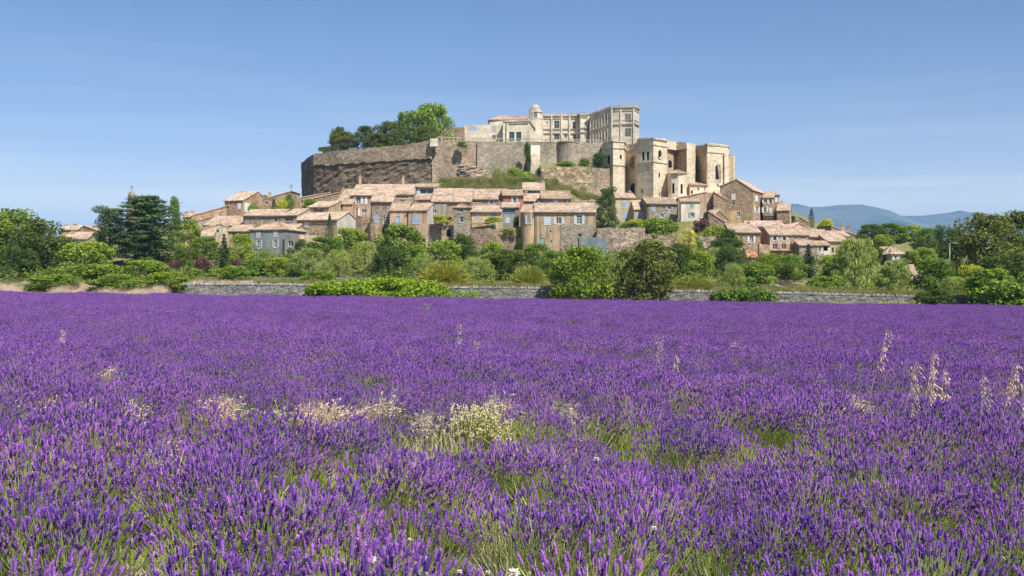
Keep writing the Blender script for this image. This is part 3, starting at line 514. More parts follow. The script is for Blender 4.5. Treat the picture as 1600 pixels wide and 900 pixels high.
# ------------------------------------------------------------------ ramparts, castle and church
PLZ = ZZ(221, 306)-.9            # level of the castle terrace
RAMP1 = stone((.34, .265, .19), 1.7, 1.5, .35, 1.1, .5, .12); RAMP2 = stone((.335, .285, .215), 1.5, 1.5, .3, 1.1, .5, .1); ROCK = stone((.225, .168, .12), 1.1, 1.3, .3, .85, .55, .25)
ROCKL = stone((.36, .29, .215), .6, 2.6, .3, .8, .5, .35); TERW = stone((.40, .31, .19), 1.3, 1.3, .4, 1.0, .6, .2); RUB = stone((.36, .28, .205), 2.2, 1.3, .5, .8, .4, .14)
def runwall(root, name, mat, pts, thick=1.2, batter=.05, rough=.0, nz=1, step=1.5, seed=1, jag=0):
    """rough wall sheet along plan points (px, d, top row, bottom row), closed on top and behind"""
    rr = random.Random(seed); cols = []
    for (a, b) in zip(pts, pts[1:]):
        L = (XY(a[0], a[1])-XY(b[0], b[1])).length; k = max(1, int(L/step))
        for i in range(k): t = i/k; cols.append([a[j]+(b[j]-a[j])*t for j in range(4)])
    cols.append(list(pts[-1])); bm = bmesh.new(); grid = []
    for (px, d, yt, yb) in cols:
        q = XY(px, d); zt, zb = ZZ(yt, d)+rr.uniform(-1, 1)*min(.14, rough), ZZ(yb+(rr.uniform(-jag, jag)), d); col = []
        for j in range(nz+1):
            t = j/nz; col.append(bm.verts.new((q.x+rr.uniform(-rough, rough)*.4, q.y-batter*(zt-zb)*(1-t)+(rr.uniform(-rough, rough) if 0 < j < nz else 0), zb+(zt-zb)*t)))
        col.append(bm.verts.new((q.x, q.y+thick, zt))); col.append(bm.verts.new((q.x, q.y+thick, zb))); grid.append(col)
    for c0, c1 in zip(grid, grid[1:]):
        for j in range(len(c0)-1): bm.faces.new((c0[j], c1[j], c1[j+1], c0[j+1]))
    bm.faces.new(grid[0]); bm.faces.new(grid[-1][::-1])
    return obj(name, bm, mat, root)
rp = thing('rampart_wall', 'long dark brown rampart wall curving under the hilltop trees', 'rampart', P(560, 290, 306))
runwall(rp, 'masonry', RAMP1, [(475, 346, 252, 266), (479, 322, 247, 264), (490, 312, 241, 259), (530, 307, 235, 257), (570, 304.5, 232, 254), (640, 301.5, 225, 250), (674.6, 300.2, 218.5, 248)], 1.5, .02, .12, 4, .9, 2, 2.2)
runwall(rp, 'masonry', RAMP1, [(675.2, 301, 218.5, 305), (700, 303, 219.5, 305), (747, 306.3, 220.5, 300)], 1.5, .05, .08, 8, 1.0, 3)
bm = bmesh.new()
for i in range(4):
    q = P(672.5+i*3.4, 232, 299.2); abox(bm, q, Vector((.25, 0, 0)), Vector((0, 1.2, 0)), Vector((0, 0, .9)))
q = P(671.5, 228.5, 298.6); abox(bm, q, Vector((2.2, 0, 0)), Vector((0, 1.6, 0)), Vector((0, 0, .22))); q = P(671.8, 227.2, 298.7); abox(bm, q, Vector((2.1, 0, 0)), Vector((0, 1.4, 0)), Vector((0, 0, 1.9)))
obj('bartizan', bm, CAST, rp)
cl = thing('cliff_rock', 'dark overhanging rock face at the foot of the brown rampart', 'cliff', P(580, 300, 308))
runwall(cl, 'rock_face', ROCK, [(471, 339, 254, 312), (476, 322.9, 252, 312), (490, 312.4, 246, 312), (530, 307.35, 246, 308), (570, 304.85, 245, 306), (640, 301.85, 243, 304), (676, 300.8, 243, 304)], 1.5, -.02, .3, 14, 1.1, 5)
r2 = thing('rampart_wall', 'grey stone terrace wall with balustrade below the castle', 'rampart', P(820, 262, 307))
runwall(r2, 'masonry', RAMP2, [(745.5, 305.6, 221, 300), (800, 307, 221.3, 296), (872, 308, 221.5, 296)], 1.5, .06, .08, 8, 1.0, 7)
runwall(r2, 'masonry', RAMP2, [(903, 308.5, 222, 290), (950, 310, 222.5, 290)], 1.5, .06, .08, 8, 1.0, 8)
bm = bmesh.new(); q = XY(887.5, 308.3); rr_ = 15.8/F*309
lathe(bm, (q.x, q.y, 0), [(rr_*1.12, ZZ(296, 308)), (rr_, ZZ(224, 308)), (rr_+.15, ZZ(224, 308)), (rr_+.15, ZZ(222, 308))], 20); obj('round_bastion', bm, RAMP2, r2)
bm = bmesh.new()      # stepped buttress with bright sloping top
a, b = XY(828, 303.4), XY(844.5, 303.4); z0, z1, z2 = ZZ(298, 303), ZZ(241, 303), ZZ(227, 306)
V = [(a.x, a.y, z0), (b.x, b.y, z0), (b.x-.1, b.y, z1), (a.x+.1, a.y, z1), (b.x-.2, b.y+3, z2), (a.x+.4, a.y+3, z2), (b.x, b.y+5, z0), (a.x, a.y+5, z0)]
for f in ((0, 1, 2, 3), (3, 2, 4, 5), (1, 6, 4, 2), (0, 3, 5, 7), (5, 4, 6, 7)): quad(bm, [V[i] for i in f])
obj('buttress', bm, CHUR, r2)
def balustrade(root, pts, z, h=1.0, sp=1.1, mat=CORN):
    bm = bmesh.new(); X, Y, Z = Vector((1, 0, 0)), Vector((0, 1, 0)), Vector((0, 0, 1))
    for (p, q) in zip(pts, pts[1:]):
        A, B = XY(*p), XY(*q); n = max(1, int((B-A).length/sp))
        for i in range(n): c = A.lerp(B, i/n); abox(bm, (c.x-.09, c.y-.09, z), X*.18, Y*.18, Z*(h-.14))
        u = (B-A); abox(bm, (A.x, A.y-.15, z+h-.138), Vector((u.x, u.y, 0)), Y*.3, Z*.15)
    return obj('balustrade', bm, mat, root)
balustrade(r2, [(684, 303.4), (745, 306.6), (800, 307.6), (872, 308.6), (940, 310.6)], ZZ(221.6, 307), .95)
tw = thing('terrace_wall', 'rough sunlit yellow retaining wall below the castle terrace', 'wall', P(895, 312, 296))
runwall(tw, 'masonry', TERW, [(845, 296, 262, 322), (870, 295, 262, 322), (925, 296, 262.5, 322)], 2, .22, .3, 10, .8, 11)
runwall(tw, 'masonry', RAMP1, [(925.2, 296, 262.5, 326), (953, 300, 263, 326)], 2, .03, .1, 8, 1.0, 12)  # darker stone here paints the shadow on the right part
bm = bmesh.new(); vv = [bm.verts.new(P(px, y, d)) for px, y, d in ((845, 262.2, 297.5), (925, 262.7, 297.5), (953, 263.2, 301.5), (955, 251, 314), (843, 251, 312))]; bm.faces.new(vv); obj('terrace_fill', bm, plaster((.26, .25, .12)), tw)
ro = thing('rock_outcrop', 'layered pale rock outcrop jutting from the slope below the rampart', 'rock', P(740, 284, 292))
for k, (x0, x1, y0, y1, dd) in enumerate([(715, 752, 258.5, 266.5, 288), (713, 764, 264, 272, 286.5), (718, 768, 270, 279, 285.4), (714, 772, 277, 296, 284)]):
    runwall(ro, 'rock_ledge', ROCKL, [(x0, dd+1, y0+2, y1), ((x0+x1)/2-8, dd-.5, y0, y1), (x1-10, dd, y0+1, y1), (x1, dd+2, y0+3, y1)], 6, .12, .4, 3, .8, 20+k)
bm = bmesh.new()      # the level terrace behind the ramparts
pl = [(476, 346, 250), (480, 323, 247.5), (492, 313, 241), (535, 308, 236), (572, 305.5, 233.5), (640, 302.5, 226.5), (675, 301.5, 221.5), (745, 307, 222.5), (872, 309, 224.5), (950, 311, 225)]
va = [bm.verts.new(P(a, c, b)) for a, b, c in pl]; vb = [bm.verts.new((v.co.x*1.05, 390, max(v.co.z, 36))) for v in va]
for i in range(len(pl)-1): bm.faces.new((va[i], va[i+1], vb[i+1], vb[i]))
o = obj('castle_terrace', bm, plaster((.30, .26, .17))); o['kind'] = 'structure'

# --- castle
ca = thing('castle', 'large pale Renaissance castle with domed round tower on the hilltop', 'castle', (XY(860, 345).x, 345, PLZ))
zb = PLZ-1
prism(ca, 'wall', RAMP1, [(680, 339, 199.5), (727, 339, 199)], zb, 6)
prism(ca, 'wall', CAST, [(726, 334, 195.5), (786, 333, 194.5)], zb, .6, thin=True, wins=[(0, 741, 201, 8, 7, 'x', 'grey'), (0, 772, 201, 7, 8, 'c', 'grey'), (0, 772, 214, 6, 6, 'c', 'wood')])
prism(ca, 'wall', CAST, [(786, 331, 191), (826, 329.5, 189), (838.5, 346, 207)], zb, 10, wins=[(0, 799.5, 213, 8, 14, 'f', 'teal'), (0, 810.5, 213, 8, 14, 'f', 'teal')])
course(ca, 'cornice', CORN, [(786, 331), (826, 329.5)], ZZ(193.5, 331), ZZ(192, 331), .3); course(ca, 'cornice', CORN, [(786, 331), (826, 329.5)], ZZ(191, 331), ZZ(189, 331), .45, .6)
for px in (787.5, 793, 818, 824):
    c = XY(px, 330.2); bm = bmesh.new(); abox(bm, (c.x-.3, c.y-.25, zb), Vector((.6, 0, 0)), Vector((0, .6, 0)), Vector((0, 0, ZZ(193.6, 330)-zb))); obj('pilaster', bm, CAST, ca)
bm = bmesh.new()      # raking parapet going down on the right, its white painting in the sun
A, B = XY(826, 329.3), XY(839, 346); 
for (p, q, zz0, zz1, off) in ((A, B, ZZ(188.5, 329.5), ZZ(206.5, 346), .35),):
    u = (q-p); nn = Vector((u.y, -u.x)).normalized(); e = [Vector((p.x, p.y, zz0)), Vector((q.x, q.y, zz1))]
    N3 = Vector((nn.x, nn.y, 0)); v = [e[0]-N3*.2, e[1]-N3*.2, e[1]+N3*off, e[0]+N3*off]; dz = Vector((0, 0, .45))
    quad(bm, [x+dz for x in v]); quad(bm, [v[3], v[2], v[2]+dz, v[3]+dz]); quad(bm, v[::-1]); quad(bm, [v[0], v[3], v[3]+dz, v[0]+dz])
obj('raking_cornice', bm, WALL['white'], ca)
prism(ca, 'wall', CAST, [(765, 347, 187.5), (832, 346, 187.5)], zb, 11, cap=False)
def roofslab(root, x0, x1, d, ey, ry, s=.25, ends=.5):
    ze = ZZ(ey, d); k = (HY-ry)/F; half = (k*d-(ze-CZ))/(s-k); a, b = XY(x0, d), XY(x1, d); bm = bmesh.new(); zr = ze+s*half; ov = .5
    slope(bm, (a.x-ov, d-ov, ze), (b.x+ov, d-ov, ze), (b.x-ends, d+half, zr), (a.x+ends, d+half, zr)); slope(bm, (b.x+ov, d+2*half, ze), (a.x-ov, d+2*half, ze), (a.x+ends, d+half, zr), (b.x-ends, d+half, zr))
    if ends > .6:
        slope(bm, (a.x-ov, d+2*half, ze), (a.x-ov, d-ov, ze), (a.x+ends, d+half-.01, zr), (a.x+ends, d+half+.01, zr))
    obj('roof', bm, rooftile((.5, .36, .27)), root)
roofslab(ca, 765, 834, 347, 187.2, 181, .27, 3)
# round tower with dome
c = XY(836.5, 343.6); r = 10.2/F*343.6; bm = bmesh.new()
lathe(bm, (c.x, c.y, 0), [(r*1.0, zb), (r, ZZ(186, 343)), (r+.18, ZZ(186, 343)), (r+.18, ZZ(185, 343)), (r*.98, ZZ(185, 343)), (r*.98, ZZ(176, 343)), (r+.3, ZZ(175.6, 343)), (r+.3, ZZ(174, 343)), (r*.9, ZZ(173.8, 343))], 24)
t = obj('round_tower', bm, CAST, ca)
bm = bmesh.new(); z0 = ZZ(174, 343); hd = ZZ(162.6, 343)-z0
lathe(bm, (c.x, c.y, z0), [(r*.92*math.cos(a), hd*math.sin(a)) for a in [math.pi/2*i/9 for i in range(9)]]+[(.12, hd), (.1, hd+.5), (.02, hd+1.3)], 20); obj('dome', bm, stone((.40, .37, .31), 1.2, 1, .2, 1, .5, .03), t)
bm = bmesh.new(); zc = ZZ(180.5, 343); abox(bm, (c.x-.55, c.y-r-.02, zc-.8), Vector((1.1, 0, 0)), Vector((0, .4, 0)), Vector((0, 0, 1.6))); obj('window', bm, plain((.12, .17, .22), .2, .5), t)
bm = bmesh.new(); abox(bm, (c.x-.75, c.y-r-.08, zc-1.0), Vector((.18, 0, 0)), Vector((0, .4, 0)), Vector((0, 0, 2))); abox(bm, (c.x+.57, c.y-r-.08, zc-1.0), Vector((.18, 0, 0)), Vector((0, .4, 0)), Vector((0, 0, 2)))
abox(bm, (c.x-.75, c.y-r-.09, zc+.85), Vector((1.5, 0, 0)), Vector((0, .4, 0)), Vector((0, 0, .2))); obj('window_surround', bm, CAST, t)
# recessed court facade and stair bay
main = [(846, 348, 181.5), (904, 348, 181.5)]
prism(ca, 'wall', CAST, main, zb, 11, wins=[(0, 870, 194.5, 8, 12, 'm', 'grey'), (0, 897, 196, 5, 12, 'm', 'grey'), (0, 870, 213.5, 8, 9, 'm', 'grey'), (0, 897.5, 213, 5, 8, 'm', 'grey'), (0, 855, 191, 2.5, 2.5, 'o', 'grey'), (0, 884, 213, 4, 5, 'm', 'grey')])
stair = [(903, 348.5, 181), (907, 345.5, 181), (917, 345.5, 181), (923, 347, 181.5)]
prism(ca, 'stair_bay', CAST, stair, zb, 8, wins=[(1, 915, 193, 4, 5, 'o', 'grey'), (1, 915, 203, 4, 5, 'o', 'grey'), (1, 915, 213, 4, 5, 'o', 'grey')])
zt = ZZ(169, 338)
wing = [(921.5, 344.5, None), (955, 338, None), (991, 336.5, None), (998.5, 341, None)]
WD = zt-ZZ(181.3, 344.5); wing = [(a, b, HY-(zt-(WD if a < 930 else 0)-CZ)/b*F) for a, b, _ in wing]
ws = [(0, x, 190.5-i*1.5, 2.6, 9, 'm', 'grey') for i, x in enumerate((926.5, 931, 936, 941.5, 947.5))]+[(0, x, 213-i*.6, 2.4, 9, 'm', 'grey') for i, x in enumerate((927, 931.5, 936.5, 942, 948))]
ws += [(1, 978.7, 184, 4.2, 13, 'm', 'grey'), (1, 983.4, 184, 4.2, 13, 'm', 'grey'), (1, 978.7, 207, 4.2, 13, 'm', 'grey'), (1, 983.4, 207, 4.2, 13, 'm', 'grey')]
prism(ca, 'wall', CAST, wing, zb, 16, wins=ws)
zs = ZZ(193.5, 338)
wp = [(a, b) for a, b, _ in wing]
for (za, zb_, out) in ((zt-.05, zt+.55, .5), (zt-1.0, zt-.7, .2), (zs-.35, zs+.15, .4), (zs+.9, zs+1.1, .15)): course(ca, 'cornice', CORN, wp, za, zb_, out, .3, [WD, 0, 0, 0])
z1 = ZZ(181.5, 348); z2 = ZZ(204.5, 348)
for (za, zb_, out) in ((z1-.05, z1+.45, .45), (z1-.9, z1-.65, .2), (z2-.9, z2-.6, .35), (z2+.45, z2+.75, .3)): course(ca, 'cornice', CORN, [(846, 348), (903, 348), (907, 345.5), (917, 345.5), (922, 350)], za, zb_, out, .3)
for px, d in [(847.5, 347.8), (862, 347.8), (877.5, 347.8), (890, 347.8), (902, 347.6)]:
    c = XY(px, d); bm = bmesh.new(); abox(bm, (c.x-.25, c.y-.22, zb), Vector((.5, 0, 0)), Vector((0, .4, 0)), Vector((0, 0, z1-.1-zb))); obj('pilaster', bm, CAST, ca)
A, B = XY(921.5, 344.5), XY(955, 338)
for i in range(8):
    c = A.lerp(B, .04+i*.135); bm = bmesh.new(); abox(bm, (c.x-.18, c.y-.3, zb), Vector((.36, 0, 0)), Vector((0, .4, 0)), Vector((0, 0, zt-.1-WD*(1-.04-i*.135)-zb))); obj('pilaster', bm, CAST, ca)
for px, d in [(956, 337.6), (970, 337.3), (990, 336.4)]:
    c = XY(px, d); bm = bmesh.new(); abox(bm, (c.x-.2, c.y-.22, zb), Vector((.4, 0, 0)), Vector((0, .4, 0)), Vector((0, 0, zt-.1-zb))); obj('pilaster', bm, CAST, ca)
roofslab(ca, 846, 905, 348.6, 180.2, 177.8, .26, .5)
def finial(px, d, z, h):
    bm = bmesh.new(); q = XY(px, d)
    lathe(bm, (q.x, q.y, z), [(.22, 0), (.22, .2), (.1, .28), (.16, .45), (.17, .6), (.07, .75), (.06, h*.8), (.02, h)], 6); obj('finial', bm, CORN, ca)
for px in (866, 877.5, 883, 894, 903.5): finial(px, 347.9, z1+.45, 1.3)
for px in (908, 914, 919): finial(px, 346, z1+.45, 1.4)
for i in range(8): c = A.lerp(B, .02+i*.135); finial(800+c.x/c.y*F, c.y, zt+.55-WD*(.98-i*.135), 1.1)
for px, h in ((968, 1.9), (974.5, 1.7), (985, 1.7), (995, 2.2)): finial(px, 337.2 if px < 990 else 339, zt+.55, h)

# --- collegiate church under the castle
cu = thing('church', 'tall stone church with square bell tower built against the castle terrace', 'church', (XY(1050, 300).x, 300, ZZ(310, 298)))
cb = ZZ(322, 298)
prism(cu, 'buttress', CHUR, [(942.5, 305, 223), (958, 300, 221.5), (975, 301.2, 222), (978, 307, 223)], cb, 8, wins=[(0, 951, 249, 4, 14, 'a', 'grey'), (1, 970, 245, 3, 7, 'a', 'grey')])
fac = prism(cu, 'facade', CHUR, [(974, 308.5, 226), (998, 303.5, 224)], cb, 8, wins=[(0, 985, 229, 3, 3, 'o', 'grey'), (0, 990, 297, 11, 22, 'a', 'grey')])
bm = bmesh.new(); p, q = XY(974, 308.5), XY(998, 303.5); uu, dd = seg_hit(p, q, 990); u = (q-p).normalized(); zc = ZZ(253, dd); rad = 10.5/F*dd
ctr = p+u*uu; nn = Vector((u.y, -u.x))
for i in range(16):
    for (r0, r1, o0) in ((rad, rad*.86, .12), (rad*.55, rad*.48, .1)):
        a0, a1 = 2*math.pi*i/16, 2*math.pi*(i+1)/16
        pt = lambda r_, a_, o_: Vector((ctr.x+u.x*r_*math.cos(a_)+nn.x*o_, ctr.y+u.y*r_*math.cos(a_)+nn.y*o_, zc+r_*math.sin(a_)))
        quad(bm, [pt(r0, a0, o0), pt(r0, a1, o0), pt(r1, a1, o0), pt(r1, a0, o0)]); quad(bm, [pt(r0, a0, .01), pt(r0, a1, .01), pt(r0, a1, o0), pt(r0, a0, o0)])
ro_ = obj('rose_window', bm, CHURB, cu); bm = bmesh.new(); bm.faces.new([bm.verts.new(Vector((ctr.x+u.x*rad*.86*math.cos(t)+nn.x*.04, ctr.y+u.y*rad*.86*math.cos(t)+nn.y*.04, zc+rad*.86*math.sin(t)))) for t in [2*math.pi*i/20 for i in range(20)]]); obj('pane', bm, stone((.2, .14, .09), 1.5), ro_)
tp = [(996, 300.2), (1021, 296), (1042.5, 300.6)]
prism(cu, 'bell_tower', CHUR, [(996, 300.2, 221), (1021, 296, 218), (1042.5, 300.6, 221.5)], cb, 5.6, dirback=(-.05, 1), reveal=.6,
      wins=[(0, 1005, 244, 3.6, 14, 'a', 'grey'), (0, 1012.3, 244, 3.6, 14, 'a', 'grey'), (0, 1003, 298.5, 2.4, 6, 'v', 'grey'), (1, 1031, 242, 5, 15, 'a', 'grey'), (1, 1030.2, 273.5, 2.4, 8, 'a', 'grey'), (1, 1037, 294, 1.6, 3, 'o', 'grey'), (1, 1030, 303.5, 1.6, 6, 'v', 'grey')])
for y0, y1, out in ((218.5, 216, .3), (227.5, 226, .2), (254, 252.5, .22)): course(cu, 'cornice', CORN, tp, ZZ(y0, 297), ZZ(y1, 297), out, .4)
bm = bmesh.new(); q = XY(1031, 298.6); lathe(bm, (q.x+.05, q.y+.15, ZZ(247.5, 298)), [(.42, 0), (.36, .12), (.26, .4), (.22, .62), (.05, .72)], 12); obj('bell', bm, plain((.45, .42, .36), .4, .5, .6), cu)
prism(cu, 'parapet', CHUR, [(1023, 297.2, 215.2), (1041.5, 301, 217)], ZZ(219, 297), 2)
prism(cu, 'parapet', CHUR, [(997, 301, 216), (1012, 298.2, 214.3)], ZZ(222, 297), 2)
for y0, y1, pts in ((232.5, 231, [(942.5, 305), (958, 300), (975, 301.2), (978, 307)]), (259, 257.8, [(942.5, 305), (958, 300), (975, 301.2), (978, 307)]), (222.4, 220.6, [(942.5, 305), (958, 300), (975, 301.2), (978, 306)]), (263.5, 262.5, [(976, 308), (998, 303.5)]), (281, 279.8, [(976, 308), (998, 303.5)]), (233.5, 232.3, [(976, 308), (998, 303.5)])):
    course(cu, 'cornice', CORN, pts, ZZ(y0, 301), ZZ(y1, 301), .22, .2)
balustrade(cu, [(942, 306), (958, 301), (975, 302), (998, 304)], ZZ(222, 303), 1.0)
nave = [(1036, 303, 221), (1057, 308.5, 224.5), (1073, 303.5, 223.5), (1085.5, 304.5, 224), (1087, 309.5, 226), (1106, 301, 223), (1137.5, 304.5, 228), (1139, 312, 231)]
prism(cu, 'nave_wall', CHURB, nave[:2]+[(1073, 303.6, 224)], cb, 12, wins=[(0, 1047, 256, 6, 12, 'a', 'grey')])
prism(cu, 'buttress', CHUR, [(1072.5, 303.8, 231), (1073.2, 302, 232), (1085.5, 303, 232), (1087, 306, 232)], cb, 8)
prism(cu, 'parapet', CHUR, [(1042.5, 303.5, 219.5), (1057, 306.5, 221.5), (1073, 303, 223), (1087, 304.2, 225)], ZZ(233, 304), 8)
prism(cu, 'nave_wall', CHURB, [(1085, 309.5, 228), (1106.2, 301.4, 226)], cb, 10)  # browner church stone paints the shade of this left-facing recess
prism(cu, 'apse', CHUR, [(1105.5, 301.2, 223), (1137.8, 304.8, 227), (1140, 313, 230)], cb, 10, reveal=.5, wins=[(0, 1122, 271, 8.5, 28, 'a', 'grey'), (0, 1122, 289, 2, 5, 'v', 'grey')])
bm = bmesh.new(); p, q = XY(1105.5, 301.2), XY(1137.8, 304.8); u = (q-p).normalized(); nn = Vector((-u.y, u.x))
u0, dd = seg_hit(p, q, 1117.9); u1, _ = seg_hit(p, q, 1126.1); a, b = p+u*u0+nn*.1, p+u*u1+nn*.1
za, zc_ = ZZ(285, dd), ZZ(258, dd); bm.faces.new([bm.verts.new(v) for v in [(a.x, a.y, za), (b.x, b.y, za)]+[((a.x+b.x)/2+(b.x-a.x)/2*math.cos(t), (a.y+b.y)/2, zc_-1.0+1.0*math.sin(t)+.3) for t in [math.pi*i/8 for i in range(9)]]])
obj('blocked_window', bm, WALL['stw'], cu)
for y0, y1, out in ((228.5, 225.8, .18), (239.5, 238, .2)): course(cu, 'cornice', CORN, [(1086.5, 309), (1105.5, 301.2), (1137.8, 304.8), (1139, 309)], ZZ(y0, 303), ZZ(y1, 303), out, .3)
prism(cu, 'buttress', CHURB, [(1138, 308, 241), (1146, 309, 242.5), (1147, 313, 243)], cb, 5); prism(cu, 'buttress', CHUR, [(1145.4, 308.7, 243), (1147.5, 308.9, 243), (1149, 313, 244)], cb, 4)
prism(cu, 'buttress', CHUR, [(1105, 300.6, 239.8), (1109.4, 300.6, 239.8), (1109.6, 302.5, 239.8)], cb, 2); prism(cu, 'buttress', CHUR, [(1132, 303.3, 239.8), (1138.4, 303.6, 240), (1138.6, 306, 240)], cb, 2)
chp = [(1043, 299.5, 271), (1049, 295.5, 271), (1060, 294.8, 271), (1068.5, 296, 271), (1073, 300, 271)]
prism(cu, 'chapel', CHUR, chp, cb, 5, cap=False, wins=[(1, 1052, 294, 3.6, 16, 'a', 'grey'), (2, 1065, 295, 3.4, 16, 'a', 'grey')])
bm = bmesh.new(); ap = Vector(P(1058, 265, 303)); v = [P(px, 270.6, d) for px, d in ((1042, 300), (1048.5, 295), (1060, 294.2), (1069, 295.5), (1074.5, 300))]
for a, b in zip(v, v[1:]): slope(bm, a, b, ap+Vector((.05, 0, 0)), ap)
obj('chapel_roof', bm, ROOF, cu)
prism(cu, 'chapel', CHUR, [(1078, 300, 288.5), (1106, 300.2, 289.5)], cb, 4, cap=False, wins=[(0, 1081, 300, 3, 6, 'a', 'grey'), (0, 1091, 295, 3, 4, 'o', 'grey'), (0, 1101, 295, 2, 3, 'o', 'grey')])
bm = bmesh.new(); slope(bm, P(1077, 288.4, 299.6), P(1106.5, 289.4, 299.8), P(1106.5, 285.5, 304), P(1077, 284.5, 304)); obj('chapel_roof', bm, ROOF, cu)
prism(cu, 'terrace_base', CHUR, [(1004, 296.6, 309), (1024, 293.4, 310), (1062, 292.4, 311.5), (1108, 298, 305)], cb-4, 5)

# --- far bell tower with dome, behind the big cedar
bt = thing('clock_tower', 'small domed belfry rising behind the big cedar', 'belfry', P(206, 372, 300))
c = XY(206, 300); bm = bmesh.new(); r = 5.6/F*300; zt = ZZ(313, 300)
lathe(bm, (c.x, c.y, 0), [(r*1.3, ZZ(380, 300)), (r*1.3, zt-1), (r*1.4, zt-1), (r*1.4, zt-.7), (r, zt-.7), (r, ZZ(306.5, 300)), (r*1.15, ZZ(306, 300)), (r*1.15, ZZ(305, 300))], 12); obj('drum', bm, RAMP2, bt)
bm = bmesh.new(); z0 = ZZ(305, 300); lathe(bm, (c.x, c.y, z0), [(r*.95*math.cos(a), 1.2*math.sin(a)) for a in [math.pi/2*i/7 for i in range(7)]]+[(.1, 1.25), (.05, 2.4)], 14); obj('dome', bm, RAMP2, bt)
bm = bmesh.new(); z1_ = z0+1.9
for i in range(5): a = i*math.pi/5; tube(bm, [(c.x-.35*math.cos(a), c.y-.35*math.sin(a), z1_), (c.x, c.y, z1_+.8), (c.x+.35*math.cos(a), c.y+.35*math.sin(a), z1_)], [.03]*3, 4)
obj('bell_cage', bm, IRON, bt)

# --- garden and field walls
def lowwall(label, pts, mat, thick=.6, coping=None, rough=.08, name='stone_wall', seed=1, batter=.03):
    px, d, yt, yb = pts[len(pts)//2]; rt = thing(name, label, 'wall', P(px, yb, d)); runwall(rt, 'masonry', mat, pts, thick, batter, rough, 5, .7, seed)
    if coping:
        rr = random.Random(seed); bm = bmesh.new()
        for a, b in zip(pts, pts[1:]):
            A, B = P(a[0], a[2], a[1]), P(b[0], b[2], b[1]); n = int((B-A).length/.16)
            for i in range(n):
                if rr.random() < .04: continue
                c = A.lerp(B, (i+.5)/n); h = rr.uniform(.14, .30); wd = rr.uniform(.10, .15); ax = Vector((wd, rr.uniform(-.02, .02), rr.uniform(-.03, .03))); az = Vector((rr.uniform(-.05, .05), rr.uniform(-.05, .05), h))
                abox(bm, c+Vector((-wd/2, -.06, -.03)), ax, Vector((0, thick+.1, 0)), az)
        o = obj('coping', bm, coping, rt); o['kind'] = 'stuff'
    return rt
FW = stone((.235, .23, .215), 4.2, 1.6, .5, .9, .4, .1); FC = stone((.40, .375, .335), 5, 1, .4, 1, .4, .05)
FP = [(276, 117.6, 445, 470), (420, 117.5, 445, 470), (560, 117.5, 447.5, 474), (700, 117.5, 449.5, 476), (860, 117.5, 450.5, 478), (960, 117.5, 453, 478), (1080, 117.5, 456, 480), (1200, 117.5, 458, 482), (1330, 117.5, 461, 484), (1430, 117.5, 463.5, 486), (1560, 117.5, 465, 488), (1680, 117.5, 467, 490)]
lowwall('long grey dry-stone wall with upright coping along the far edge of the field', FP, FW, .55, FC, .07, 'field_wall', 31)
lowwall('second low grey wall behind the strip of yellow grass', [(250, 137, 432.5, 441), (330, 137, 432.5, 441), (420, 137, 433, 442), (500, 137, 433, 443), (580, 137, 433.5, 444)], FW, .5, None, .05, 'garden_wall', 33)
lowwall('tall rubble garden wall right of the grey annex', [(933, 198.5, 356, 402), (970, 198, 356, 402), (1008, 199, 356.5, 402)], RUB, 1, None, .15, 'garden_wall', 34, .1)
lowwall('brown garden wall below the pale domed shrub', [(1008, 199.5, 366, 398), (1060, 199, 368, 396), (1100, 199, 369, 400), (1143, 201, 370, 402)], RUB, 1, None, .12, 'garden_wall', 35, .06)
lowwall('dark stone retaining wall under the cream terrace house', [(733, 201.5, 357, 398), (775, 201, 357, 398), (815, 203, 355, 398)], WALL['std'], 1, None, .12, 'garden_wall', 36, .06)
lowwall('sloping pale wall beside the white ramp', [(1198, 152, 432, 440), (1215, 148, 436, 446), (1240, 143, 442, 452), (1268, 139, 449, 458)], RUB, .5, None, .08, 'ramp_wall', 37)
lowwall('round ruined stump of a stone tower left of the pink house', [(574, 204.5, 349, 386), (579, 202.6, 347, 386), (587, 202.2, 346, 386), (593, 203, 347, 386), (596, 205.5, 350, 386)], WALL['stb'], 2, None, .12, 'ruined_tower', 38)
lowwall('dark overgrown wall left of the ruined round stump', [(556, 206, 336, 380), (566, 205.5, 337, 380), (577, 206, 338, 380)], WALL['std'], 2, None, .15, 'garden_wall', 39)
lowwall('old brown wall below the church in the right gardens', [(1186, 202.5, 380, 412), (1203, 203, 384, 412)], WALL['stb'], 1, None, .1, 'garden_wall', 40)
lowwall('low wall along the lane behind the pale houses at the cliff foot', [(892, 226, 312, 325), (930, 228, 312, 328), (962, 230, 314, 332)], RUB, .8, None, .1, 'garden_wall', 41)
